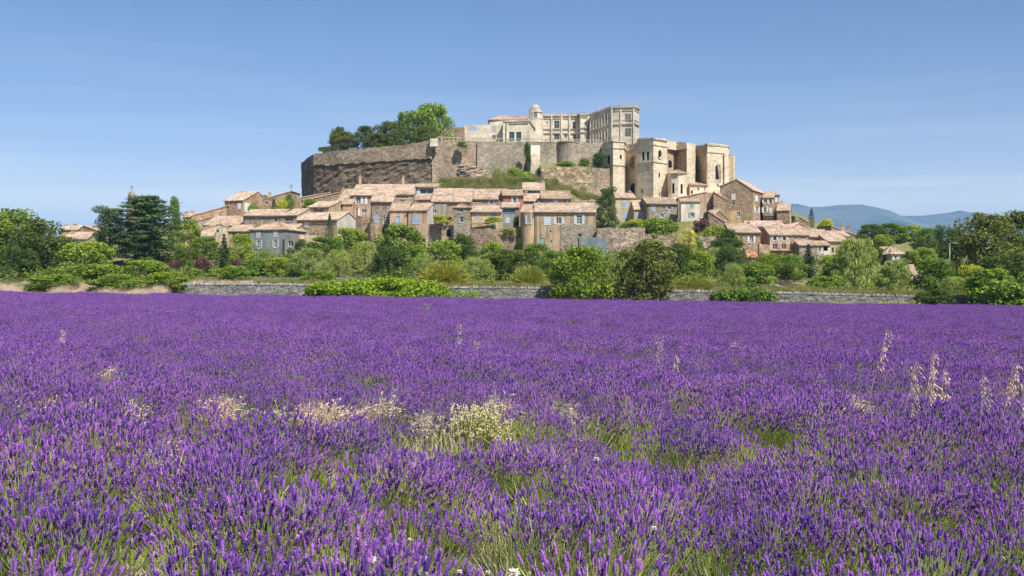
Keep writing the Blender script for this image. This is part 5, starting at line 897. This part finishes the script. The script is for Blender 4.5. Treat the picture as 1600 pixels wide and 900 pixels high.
hedge('long bright green hedge spilling over the field wall left of centre', [(478, 116.9, 440, 456, .5), (530, 116.9, 437, 458, .6), (560, 116.8, 432, 459, .7), (610, 116.8, 432, 459, .8), (660, 116.8, 436, 459, .7), (700, 116.9, 444, 459, .5)], 9000, HG)
hedge('dark leafy hedge draped over the field wall right of centre', [(1112, 117, 455, 461, .3), (1160, 116.9, 450, 466, .5), (1185, 116.9, 449, 468, .6), (1208, 117, 455, 464, .3)], 3000, LM((0.154, 0.251, 0.0376)))
hedge('low weeds along the foot of the field wall under the hedge', [(575, 115.8, 455, 463, .3), (640, 115.8, 456, 463, .3), (705, 115.8, 453, 463, .3), (752, 115.8, 456, 463, .2)], 2200, HG, .2, 'weeds')
hedge('pale weeds along the right foot of the field wall', [(1210, 115.8, 470, 477, .2), (1290, 115.8, 472, 478, .2), (1360, 115.8, 472, 479, .2), (1440, 115.8, 474, 480, .2)], 1500, LM((0.398, 0.438, 0.121)), .2, 'weeds')
hedge('green garden hedge in front of the dark gable wall on the right', [(1092, 202.5, 361, 372, .5), (1150, 202, 362, 372, .5)], 2200, LM((0.288, 0.355, 0.0451)), .35)
# lamp post on the far right
rt = thing('lamp_post', 'thin grey street lamp post rising from the trees on the far right', 'lamp post', (XY(1484, 146).x, 146, tz(XY(1484, 146).x, 146)))
bm = bmesh.new(); b = Vector(rt.location); top = P(1484, 380, 146); tube(bm, [b-Vector((0, 0, .3)), top], [.06, .04], 8); obj('pole', bm, plain((.34, .36, .36), .4, .5, .5), rt)
bm = bmesh.new(); e = P(1490, 379.5, 146); tube(bm, [top-Vector((0, 0, .05)), top.lerp(e, .5)+Vector((0, 0, .12)), e], [.03, .03, .03], 6); abox(bm, e+Vector((-.1, -.12, -.08)), Vector((.6, 0, .03)), Vector((0, .24, 0)), Vector((0, 0, .12))); obj('lamp_head', bm, plain((.34, .36, .36), .4, .5, .5), rt)
for lab, px, y0, y1, d, arms in (('thin roof antenna mast above the upper left street', 455, 305, 288, 243, 3), ('thin television antenna above the leftmost houses', 92.5, 358, 345, 236, 4)):
    a, b = P(px, y0, d), P(px, y1, d); bm = bmesh.new(); tube(bm, [a, b], [.05, .04], 5)
    o = thing('antenna', lab, 'antenna', a)
    obj('mast', bm, IRON, o); bm = bmesh.new()
    for k in range(arms): z = b.z-.15-.28*k; tube(bm, [(b.x-.5+.06*k, b.y, z), (b.x+.5-.06*k, b.y, z)], [.03]*2, 4)
    obj('aerial', bm, IRON, o)

# undergrowth that closes the gaps between the trees
for lab, nb, col, sd in (('mid green undergrowth between the trees of the belt', 230, (.17, .245, .035), 1), ('dark undergrowth between the trees of the belt', 200, (.1, .145, .03), 2), ('grey-green scrub between the trees of the belt', 130, (.2, .23, .075), 3)):
    g = random.Random(sd); bl = []
    while len(bl) < nb:
        px, d = g.uniform(280, 1640), g.uniform(128, 186)
        if (290 < px < 580 and d < 141) or (1180 < px < 1285 and d < 166): continue
        if d > 172 and not (330 < px < 1280): continue
        q = XY(px, d); r = g.uniform(.7, 1.5); bl.append((q.x, q.y, tz(q.x, q.y)+r*.5, r, r*.9))
    for _ in range(nb//3): px, d = g.uniform(-20, 300), g.uniform(119.5, 150); q = XY(px, d); r = g.uniform(.7, 1.4); bl.append((q.x, q.y, tz(q.x, q.y)+r*.5, r, r*.9))
    n = len(bl)*80; c, nr = cloud(bl, n, .4); o = obj('undergrowth', leaves('undergrowth', c, nr, .34*(.6+.8*NR.random(n)), .55), LM(col)); o['kind'] = 'stuff'; tag(o, lab, 'undergrowth')
# ------------------------------------------------------------------ lavender field
def lavender_mat(name, col, var, trans=.0):
    m, n, l, b = newmat(name); b.inputs['Roughness'].default_value = .75; b.inputs['Specular IOR Level'].default_value = .15
    g = n.new('ShaderNodeNewGeometry'); oi = n.new('ShaderNodeObjectInfo')
    c = mulmix(n, l, col, ramp(n, l, g.outputs['Random Per Island'], [(0, (1-var, 1-var, 1-var*.7)), (.55, (1, 1, 1)), (1, (1+var*1.2, 1+var, 1+var*.5))]))
    c = mulmix(n, l, c, ramp(n, l, oi.outputs['Random'], [(0, (.8, .82, .9)), (1, (1.2, 1.15, 1.08))]))
    l.new(c, b.inputs['Base Color'])
    if trans:
        t = n.new('ShaderNodeBsdfTranslucent'); l.new(c, t.inputs[0]); mxs = n.new('ShaderNodeMixShader'); mxs.inputs[0].default_value = trans
        l.new(b.outputs[0], mxs.inputs[1]); l.new(t.outputs[0], mxs.inputs[2]); l.new(mxs.outputs[0], n['Material Output'].inputs[0])
    return m
HEAD = lavender_mat('lavender_calyx', (.26, .11, .45), .6, .2); FLOR = lavender_mat('lavender_floret', (.44, .215, .70), .6, .35); STEM = lavender_mat('lavender_stem', (.48, .56, .20), .35, .35); BLADE = lavender_mat('lavender_leaf', (.33, .46, .045), .4, .45)
STRAW = lavender_mat('dry_straw', (.74, .62, .47), .25, .3); WHITE = lavender_mat('white_petal', (.78, .76, .70), .1, .2); YEL = lavender_mat('yellowish_flower', (.80, .74, .44), .25, .3)
class Acc:
    """collects quads and triangles (as degenerate-free quads) with a material slot"""
    def __init__(s): s.v = []; s.f = []; s.m = []; s.n = 0
    def add(s, V, Fc, mi): s.v.append(V); s.f.append(Fc+s.n); s.m.append(np.full(len(Fc), mi)); s.n += len(V)
    def mesh(s, name, mats):
        m = nmesh(name, np.concatenate(s.v), np.concatenate(s.f)); 
        for x in mats: m.materials.append(x)
        m.polygons.foreach_set('material_index', np.concatenate(s.m).astype(np.int32)); return m
def strand(acc, pts, rad, mi, n=3):
    pts = np.asarray(pts, float); rad = np.asarray(rad, float); t = np.gradient(pts, axis=0); t /= np.linalg.norm(t, axis=1)[:, None]+1e-9
    x = np.cross(t, [.31, .87, .4]); x /= np.linalg.norm(x, axis=1)[:, None]; y = np.cross(t, x); a = np.arange(n)*2*np.pi/n
    V = pts[:, None]+rad[:, None, None]*(x[:, None]*np.cos(a)[None, :, None]+y[:, None]*np.sin(a)[None, :, None]); k = len(pts); I = np.arange(k*n).reshape(k, n); J = np.roll(I, -1, 1)
    acc.add(V.reshape(-1, 3), np.stack([I[:-1], J[:-1], J[1:], I[1:]], -1).reshape(-1, 4), mi)
def blade(acc, a, b, w, mi, side=None):
    a, b = np.asarray(a, float), np.asarray(b, float); s = np.cross(b-a, side if side is not None else NR.normal(size=3)); s = s/(np.linalg.norm(s)+1e-9)*w; acc.add(np.array([a, a*.55+b*.45+s, b, a*.55+b*.45-s]), np.array([[0, 1, 2, 3]]), mi)
def tuft(seed, stems=185, rad=.40, lean=(.10, .0)):
    g = np.random.default_rng(seed); A = Acc()
    for i in range(stems):
        a = g.random()*6.283; q = g.random()**.55; b0 = np.array([.1*q*math.cos(a), .1*q*math.sin(a), .05]); el = q*.75; L = g.uniform(.46, .66)*(1-.12*q)
        d = np.array([math.sin(el)*math.cos(a)+lean[0]+g.normal(0, .09), math.sin(el)*math.sin(a)+lean[1]+g.normal(0, .09), math.cos(el)]); d /= np.linalg.norm(d); up = np.array([lean[0]*.6, 0, 1.0])
        p1 = b0+d*L*.6; d2 = d*.7+up*.3+g.normal(0, .05, 3); d2 /= np.linalg.norm(d2); p2 = p1+d2*L*.4
        strand(A, [b0, p1, p2], [.0022, .0018, .0015], 1)
        hl = g.uniform(.036, .074); d3 = d2+g.normal(0, .10, 3); d3 /= np.linalg.norm(d3); r = g.uniform(.0068, .0098); nr = 8; ts = np.linspace(0, 1, nr)
        env = np.array([.35, .95, .6, 1.0, .62, .95, .55, .1])*r; strand(A, p2+d3*(ts*hl)[:, None], env, 0, 5)
        for k in range(15):
            s = g.random(); o = p2+d3*hl*s; e = g.normal(size=3); e -= d3*(e@d3); e /= np.linalg.norm(e); tip = o+(e*.8+d3*.5)*r*g.uniform(1.2, 2.0); blade(A, o, tip, .0036, 3 if g.random() < .75 else 0, d3)
        if g.random() < .3:     # a lower whorl on the stem
            o = p1+(p2-p1)*g.uniform(.55, .8); strand(A, [o-d2*.008, o, o+d2*.008], [.002, r*.7, .002], 0, 5)
    for i in range(90):
        a = g.random()*6.283; q = g.random(); b0 = np.array([.14*q*math.cos(a), .14*q*math.sin(a), .0]); L = g.uniform(.16, .36); el = g.random()*.95; d = np.array([math.sin(el)*math.cos(a), math.sin(el)*math.sin(a), math.cos(el)]); blade(A, b0, b0+d*L, g.uniform(.004, .008), 2)
    return A.mesh('lavender_plant', [HEAD, STEM, BLADE, FLOR])
def grass(seed, n=70, h=(.18, .42), mat=2):
    g = np.random.default_rng(seed); A = Acc()
    for i in range(n):
        b0 = np.array([g.normal(0, .14), g.normal(0, .12), 0]); L = g.uniform(*h); d = np.array([g.normal(.1, .3), g.normal(0, .3), 1.0]); d /= np.linalg.norm(d); m = b0+d*L*.6; e = m+(d+np.array([g.normal(.15, .3), g.normal(0, .3), -.2]))*L*.4; w = g.uniform(.004, .008)
        s = np.cross(d, g.normal(size=3)); s /= np.linalg.norm(s); A.add(np.array([b0-s*w, b0+s*w, m+s*w*.8, m-s*w*.8, e]), np.array([[0, 1, 2, 3]]), 0); A.add(np.array([m-s*w*.8, m+s*w*.8, e+s*.0005, e-s*.0005]), np.array([[0, 1, 2, 3]]), 0)
    return A.mesh('grass_tuft', [mat])
def hidden_collection(name, meshes):
    col = bpy.data.collections.new(name)
    for i, m in enumerate(meshes): o = bpy.data.objects.new('%s_source_%02d' % (name, i), m); col.objects.link(o)
    return col
def scatter(name, pts, rot, scl, idx, col):
    m = bpy.data.meshes.new(name); m.vertices.add(len(pts)); m.vertices.foreach_set('co', np.asarray(pts, np.float32).ravel())
    for nm, ty, key, arr in (('rot', 'FLOAT_VECTOR', 'vector', rot), ('scl', 'FLOAT', 'value', scl), ('idx', 'INT', 'value', idx)):
        at = m.attributes.new(nm, ty, 'POINT'); at.data.foreach_set(key, np.asarray(arr, np.int32 if ty == 'INT' else np.float32).ravel())
    o = bpy.data.objects.new(name, m); C.objects.link(o); ng = bpy.data.node_groups.new(name, 'GeometryNodeTree')
    ng.interface.new_socket('Geometry', in_out='INPUT', socket_type='NodeSocketGeometry'); ng.interface.new_socket('Geometry', in_out='OUTPUT', socket_type='NodeSocketGeometry')
    N, Lk = ng.nodes, ng.links; gi, gout = N.new('NodeGroupInput'), N.new('NodeGroupOutput'); iop = N.new('GeometryNodeInstanceOnPoints'); ci = N.new('GeometryNodeCollectionInfo')
    ci.inputs['Collection'].default_value = col; ci.inputs['Separate Children'].default_value = True; ci.inputs['Reset Children'].default_value = True; iop.inputs['Pick Instance'].default_value = True
    Lk.new(gi.outputs[0], iop.inputs['Points']); Lk.new(ci.outputs[0], iop.inputs['Instance'])
    for nm, ty, sock in (('rot', 'FLOAT_VECTOR', 'Rotation'), ('scl', 'FLOAT', 'Scale'), ('idx', 'INT', 'Instance Index')):
        na = N.new('GeometryNodeInputNamedAttribute'); na.data_type = ty; na.inputs['Name'].default_value = nm; Lk.new(na.outputs['Attribute'], iop.inputs[sock])
    Lk.new(iop.outputs[0], gout.inputs[0]); md = o.modifiers.new('scatter', 'NODES'); md.node_group = ng; o['kind'] = 'stuff'; return o
DRY = [(14, 600, 50, 40, 'pale dry grass tuft at the left edge of the field'), (165, 606, 40, 14, 'small dry grass tuft in the left middle distance'), (80, 665, 60, 22, 'arching dry stems left of the two dry patches on the left'), (128, 668, 26, 36, 'narrow dry grass patch on the left'), (200, 668, 34, 38, 'yellowish dry grass patch right of the narrow one on the left'), (345, 655, 66, 36, 'broad dry grass patch left of centre'), (497, 662, 96, 44, 'largest pinkish dry grass patch left of centre'), (585, 650, 46, 36, 'dry grass patch right of the largest pinkish one'), (657, 680, 30, 20, 'small dry tuft left of the yellow clump'), (775, 648, 46, 40, 'thin dry stems behind the yellow clump'), (1272, 655, 56, 34, 'low dry grass patch left of the tall oats'), (1335, 640, 34, 16, 'flat dry tuft at the foot of the tallest oat'), (1150, 545, 14, 14, 'tiny dry tuft in the middle distance on the right'), (245, 735, 26, 24, 'dry stems low on the left'), (880, 655, 30, 16, 'dry tuft right of the yellow clump')]
def lav_d(py, top=.55): return max(3.0, (CZ-top)*F/max(py-HY, 1))
EXC = [((px-800)/F*lav_d(py, .42), lav_d(py, .42), wp/F*lav_d(py, .42)*.5) for px, py, wp, hp, _ in DRY+[(738, 676, 104, 84, '')]]
def excluded(x, y):
    for ex, ey, ew in EXC:
        if abs(x-ex) < ew+.1 and -1.25 < y-ey < .35: return R.random() < .88
    return False
LAV = hidden_collection('lavender', [tuft(100+i) for i in range(7)])
pts = []; rowsp = 1.45; y = 4.2
def lowf(x, y): return math.sin(x*1.9+y*.31+1.3)*.45+math.sin(x*.77-y*.83)*.45+math.sin(x*3.4+y*1.7)*.4
while y < 113.2:
    half = y*.5+9; x = -half
    while x < half:
        yy = y+.14*math.sin(x*.5+y)+R.gauss(0, .10)+x*.012; f = lowf(x, yy)
        if R.random() < (.76-.12*max(0, f) if yy < 13 else .92-(.34 if yy < 30 else .18)*max(0, f+.1)) and not excluded(x, yy): pts.append((x+R.gauss(0, .06), yy))
        x += R.uniform(.25, .37)
    if y > 4: 
        x = -half
        while x < half:      # plants that have seeded between the rows
            if R.random() < max(.14, min(.6, (y-9)*.05)) and not excluded(x, y+rowsp/2): pts.append((x+R.gauss(0, .1), y+rowsp/2+R.gauss(0, .16)+x*.012))
            x += R.uniform(.35, .5)
    y += rowsp*(1 if y < 40 else 1.1)
pts = np.array(pts); n = len(pts); zz = -.0141*pts[:, 0]
rot = np.stack([NR.normal(0, .07, n), NR.normal(.06, .07, n), NR.choice([-.5, -.25, 0, .25, .5], n)+NR.normal(0, .2, n)], 1)
sc = NR.uniform(.82, 1.12, n)*(1+.10*np.sin(pts[:, 0]*.7+pts[:, 1]*.4))
lf = scatter('lavender_field', np.column_stack([pts, zz]), rot, sc, NR.integers(0, 7, n), LAV); lf['label'] = 'purple lavender in bloom filling the whole foreground field'; lf['category'] = 'lavender'
GR = hidden_collection('field_grass', [grass(200+i, mat=BLADE) for i in range(4)]+[grass(210+i, 40, (.2, .42), STEM) for i in range(2)])
pts = []; y = 4.2+rowsp/2-.1
while y < 38:
    half = y*.47*1.06+3; x = -half
    while x < half:
        if R.random() < .75: pts.append((x, y+R.gauss(0, .2)+x*.012))
        x += R.uniform(.10, .22)
    y += rowsp
pts = np.array(pts); n = len(pts); zz = -.0141*pts[:, 0]
gf = scatter('field_grass', np.column_stack([pts, zz]), np.stack([np.zeros(n), np.zeros(n), NR.random(n)*6.28], 1), NR.uniform(.7, 1.3, n), NR.integers(0, 6, n), GR); gf['label'] = 'bright green grass between the lavender rows'; gf['category'] = 'grass'
# dry grass verge along the left far edge, and sparse along the wall foot
DG = hidden_collection('dry_grass', [grass(220+i, 46, (.5, 1.05), STRAW) for i in range(4)]+[grass(226, 46, (.3, .7), STEM)])
pts = []
for i in range(3400):
    x = R.uniform(-58, -28); yy = R.uniform(113.4, 119.2); pts.append((x, yy, tz(x, yy), (.45+.4*abs(math.sin(x*.7)+.5*math.sin(x*1.9))) if x < -36 else .6))
for i in range(900): x = R.uniform(-36, 58); yy = R.uniform(113.6, 117.0); pts.append((x, yy, field_z(x, yy), .45))
for i in range(420):
    yy = 7+45*R.random()**1.6; x = R.uniform(-.5, .5)*yy; 
    if lowf(x*.6, yy*.5) > .1: pts.append((x, yy, field_z(x, yy), R.uniform(.45, .68)))
pts = np.array(pts); n = len(pts)
dg = scatter('dry_grass', pts[:, :3], np.stack([NR.normal(0, .1, n), NR.normal(0, .1, n), NR.random(n)*6.28], 1), pts[:, 3]*NR.uniform(.7, 1.4, n), NR.integers(0, 5, n), DG); dg['label'] = 'pale dry grass along the far edge of the field and in the lavender'; dg['category'] = 'dry grass'
# meadow grass on the terrace strip and the slope under the castle
MG = hidden_collection('meadow', [grass(240, 60, (.25, .6), lavender_mat('meadow_blade', (.20, .24, .05), .4, .3)), grass(241, 60, (.25, .7), lavender_mat('meadow_dry', (.36, .31, .13), .4, .3)), grass(242, 60, (.25, .6), lavender_mat('meadow_green', (.11, .18, .03), .4, .3))])
pts = []
for i in range(7000): x, yy = R.uniform(-62, 68), R.uniform(118.4, 136); pts.append((x, yy, 1.0))
for i in range(5000):
    px, d = R.uniform(688, 935), R.uniform(246, 300); q = XY(px, d); pts.append((q.x, q.y, 2.2))
pts = np.array(pts); n = len(pts); zz = terrain(pts[:, 0], pts[:, 1])
mg = scatter('meadow_grass', np.column_stack([pts[:, :2], zz]), np.stack([np.zeros(n), np.zeros(n), NR.random(n)*6.28], 1), pts[:, 2]*NR.uniform(.7, 1.4, n), NR.integers(0, 3, n), MG); mg['label'] = 'rough grass on the terraces and the slope below the castle'; mg['category'] = 'grass'

# ------------------------------------------------------------------ single plants standing in the field
def oat(label, bx, by, tx, ty, seeds=26, green=False, group=None):
    """tall wild oat: foot in the lavender at (bx, by), tip at (tx, ty)"""
    d = lav_d(by, .5); b = P(bx, by, d); b.z = field_z(b.x, d); t = P(tx, ty, d); g = np.random.default_rng(int(bx*7+by)); rt = thing('wild_oat', label, 'wild oat', b, group)
    L = t-b; m1 = b+L*.45+Vector((-.02, 0, .03)); m2 = b+L*.75; A = Acc(); path = [np.array(p)-np.array(b) for p in (b, m1, m2, t)]; strand(A, path, [.006, .005, .003, .002], 0); o = obj('stalk', A.mesh('stalk', [STRAW]), None, rt)
    A = Acc(); p1, p2, p3 = path[1], path[2], path[3]
    for i in range(int(seeds*1.1)):
        s = g.random(); o0 = p2+(p3-p2)*(s*2-1) if s > .5 else p1*.35+p2*.65+(p2-p1)*.35*(s*2); o0 = p2*(1-s)+p3*s if g.random() < .75 else p1*(1-s)*.4+p2*(.6+.4*s); e = np.array([g.normal(.03, .03), g.normal(0, .02), g.uniform(-.05, .0)]); tip = o0+e*1.0; strand(A, [o0, o0+e*.5+np.array([0, 0, .015]), tip], [.0008]*3, 0); q2 = tip+np.array([e[0]*.35, g.normal(0, .01), -.042]); w = .008
        strand(A, [tip, tip*.6+q2*.4, q2], [.001, w, .001], 0, 4)
    obj('seed_head', A.mesh('seed_head', [STRAW if not green else BLADE]), None, rt)
for a in [('tallest wild oat leaning right above the lavender on the right', 1346, 628, 1386, 512, 46), ('wild oat stalk left of the oat cluster on the right', 1405, 640, 1430, 568, 26), ('wild oat with bent tip standing highest in the right cluster', 1436, 650, 1457, 547, 30), ('wild oat in the middle of the right cluster', 1440, 655, 1458, 573, 34), ('wild oat at the right of the cluster', 1465, 650, 1474, 577, 30), ('short wild oat at the foot of the cluster', 1418, 655, 1430, 600, 30), ('slim wild oat right of the cluster', 1533, 665, 1535, 580, 34), ('full-headed wild oat near the right edge', 1556, 660, 1583, 568, 48), ('wild oat cut by the right edge', 1590, 670, 1600, 600, 30), ('faint wild oat in the middle distance right of centre', 1026, 585, 1029, 522, 26), ('drooping wild oat beside the faint one in the middle distance', 1040, 590, 1056, 552, 26), ('wild oat in the distance left of centre', 712, 560, 716, 504, 24), ('small wild oat right of the distant one left of centre', 738, 565, 741, 531, 18), ('wild oats far off on the left', 92, 560, 95, 515, 24)]: oat(*a)
def tuft_thing(name, label, cat, px, py, wpx, hpx, mats, n, spread=.7, heads=0, hm=None, stiff=.25):
    d = lav_d(py, .42); b = P(px, py, d); b.z = field_z(b.x, d); rt = thing(name, label, cat, b); g = np.random.default_rng(int(px+py)); W = wpx/F*d; hh = max(.66, CZ+(HY-(py-hpx*.42))/F*d-b.z); A = Acc(); Hd = Acc()
    for i in range(n):
        o = np.array([g.normal(0, W*.2), g.normal(0, .12), .12*g.random()]); e = np.array([o[0]*2.2*spread+g.normal(0, W*.16)+.05, g.normal(0, .16), hh*g.uniform(.72 if not heads else .5, 1.05)]); m = (o+e)/2+np.array([0, 0, .06]); 
        if g.random() < stiff: e = e+np.array([.10*np.sign(g.normal()), 0, -.10])
        strand(A, [o, m, e], [.004, .0035, .002], 0)
        for k in range(3): q = m+(e-m)*g.uniform(.3, 1); blade(A, q, q+np.array([g.normal(.02, .03), g.normal(0, .03), g.uniform(-.02, .05)]), .008, 0)
        if heads:
            for k in range(heads): q = e+g.normal(0, .018, 3); strand(Hd, [q-np.array([0, 0, .012]), q, q+np.array([0, 0, .014])], [.003, .011, .003], 0, 5)
    obj('stalks', A.mesh('stalks', [mats]), None, rt)
    if heads: obj('flower_heads', Hd.mesh('flower_heads', [hm]), None, rt)
for px, py, wp, hp, lab in DRY:
    tuft_thing('dry_grass_tuft', lab, 'dry grass', px, py, wp, hp, STRAW, int(50+wp*1.2))
tuft_thing('yellow_flower_clump', 'pale yellow flowering clump standing out in the middle of the field', 'wildflower', 738, 676, 92, 84, lavender_mat('yellow_stem', (.45, .47, .13), .3, .3), 230, .5, 4, YEL, 0)
def leafy(label, px, py, wpx, hpx):
    d = lav_d(py, .42); b = P(px, py, d); b.z = field_z(b.x, d); rt = thing('leafy_weed', label, 'weed', b); g = np.random.default_rng(int(px)); A = Acc(); hh = CZ+(HY-(py-hpx))/F*d-b.z; strand(A, [(0, 0, 0), (.01, 0, hh)], [.005, .003], 0); obj('stalk', A.mesh('stalk', [STEM]), None, rt); A = Acc()
    for k in range(14): z = hh*g.uniform(.7, 1); a = g.random()*6.28; L = wpx/F*d*.55; blade(A, (0, 0, z), (L*math.cos(a), L*math.sin(a), z+.05), L*.22, 0)
    obj('leaves', A.mesh('leaves', [lavender_mat('weed_leaf', (.26, .42, .04), .25, .4)]), None, rt)
leafy('bright green weed beside the tallest wild oat', 1341, 618, 12, 54); leafy('bright green weed low on the left', 55, 745, 14, 32); leafy('green weed far off near the wall in the middle', 667, 500, 7, 24); leafy('small green weed in the lavender right of the yellow clump', 872, 655, 12, 22)
def daisy(label, px, py, s):
    d = lav_d(py, .65); b = P(px, py, d); rt = thing('white_flower', label, 'flower', (b.x, b.y, field_z(b.x, d))); A = Acc(); top = np.array([0, 0, b.z-field_z(b.x, d)]); strand(A, [(0, 0, 0), top*.6+np.array([.02, 0, 0]), top], [.003]*3, 0); obj('stalk', A.mesh('stalk', [STEM]), None, rt); A = Acc(); r = s/F*d*.5
    for k in range(13):
        a = k*.4833; p = top+np.array([math.cos(a)*r, math.sin(a)*r*.9, .2*r*math.sin(k*2.1)]); blade(A, top, p, r*.3, 0, np.array([0, 0, 1.0])); blade(A, top+np.array([0, 0, .004]), top*1.0+(p-top)*.7+np.array([0, 0, r*.55]), r*.28, 0)
    obj('petals', A.mesh('petals', [WHITE]), None, rt)
for px, py, s, lab in [(580, 875, 22, 'white flower low left of the cluster at the bottom'), (586, 897, 12, 'white flower at the bottom edge below the left one'), (662, 857, 12, 'white flower topmost of the bottom cluster'), (665, 874, 15, 'white flower in the middle of the bottom cluster'), (661, 896, 18, 'white flower cut by the bottom edge in the cluster'), (718, 894, 11, 'single white flower right of the bottom cluster'), (762, 895, 10, 'small white flower right of the single one at the bottom'), (803, 896, 24, 'large white flower at the bottom edge near centre'), (640, 843, 8, 'tiny white flower above the bottom cluster'), (1022, 826, 11, 'white flower in the lower right foreground'), (932, 718, 12, 'white flower in the middle right of the field')]: daisy(lab, px, py, s)
# ------------------------------------------------------------------ blue hills and the air between
ridge = [(700, 360), (900, 345), (1050, 334), (1150, 325), (1200, 319), (1225, 317), (1245, 316), (1265, 321), (1285, 321), (1310, 318), (1345, 317), (1365, 321), (1385, 329), (1410, 335), (1440, 335), (1465, 332), (1485, 330), (1498, 326.5), (1508, 328), (1518, 330.5), (1526, 329), (1545, 334), (1565, 340), (1590, 346), (1640, 350), (1760, 362), (1950, 380)]
rx = np.array([a for a, _ in ridge], float); ryy = np.array([b for _, b in ridge], float); nxh = 260; pxs = np.linspace(700, 1950, nxh); top = np.interp(pxs, rx, ryy); g = np.random.default_rng(5)
def fbm(x, y):
    o = np.zeros_like(x)
    for k, a in ((1, 1.0), (2.1, .5), (4.3, .27), (9.1, .14)): o += a*(np.sin(x*k*1.7+1.3*k+.9*np.sin(y*k*1.1))*np.cos(y*k*1.5+.7*k+.8*np.sin(x*k*.9)))
    return o
DR = 9000.0; rowsd = np.concatenate([np.linspace(5600, DR, 46), np.linspace(DR+120, 12500, 22)]); Xh = (pxs[None]-800)/F*DR*np.ones((len(rowsd), 1)); Yh = rowsd[:, None]*np.ones((1, nxh)); zr = CZ+(HY-top)/F*DR
t = np.where(rowsd <= DR, (rowsd-5600)/(DR-5600), 1-(rowsd-DR)/(12500-DR))[:, None]; Zh = zr[None]*(t**1.1)*np.ones((1, nxh))+fbm(Xh/900, Yh/900)*85*np.sin(np.pi*np.clip(t, 0, 1))
ii = np.arange(Xh.size).reshape(Xh.shape); Fh = np.stack([ii[:-1, :-1], ii[:-1, 1:], ii[1:, 1:], ii[1:, :-1]], -1).reshape(-1, 4)
ho = obj('hills', nmesh('hills', np.stack([Xh, Yh, Zh-12], -1).reshape(-1, 3), Fh), soil((.03, .055, .02), (.17, .15, .09), .0016, 'hill_forest'), smooth=True); ho['kind'] = 'structure'
bm = bmesh.new(); abox(bm, (-16000, -2500, -80), Vector((32000, 0, 0)), Vector((0, 28000, 0)), Vector((0, 0, 830)))
m = bpy.data.materials.new('air'); m.use_nodes = True; nn = m.node_tree.nodes; nn.clear(); out = nn.new('ShaderNodeOutputMaterial'); pv = nn.new('ShaderNodeVolumePrincipled')
pv.inputs['Color'].default_value = (.30, .60, 1, 1); pv.inputs['Density'].default_value = 1.05e-4; pv.inputs['Anisotropy'].default_value = -.2; pv.inputs['Density Attribute'].default_value = ''
m.node_tree.links.new(pv.outputs[0], out.inputs['Volume']); hz = obj('haze', bm, m); hz['kind'] = 'stuff'; hz['label'] = 'pale blue haze in the far air'; hz['category'] = 'haze'
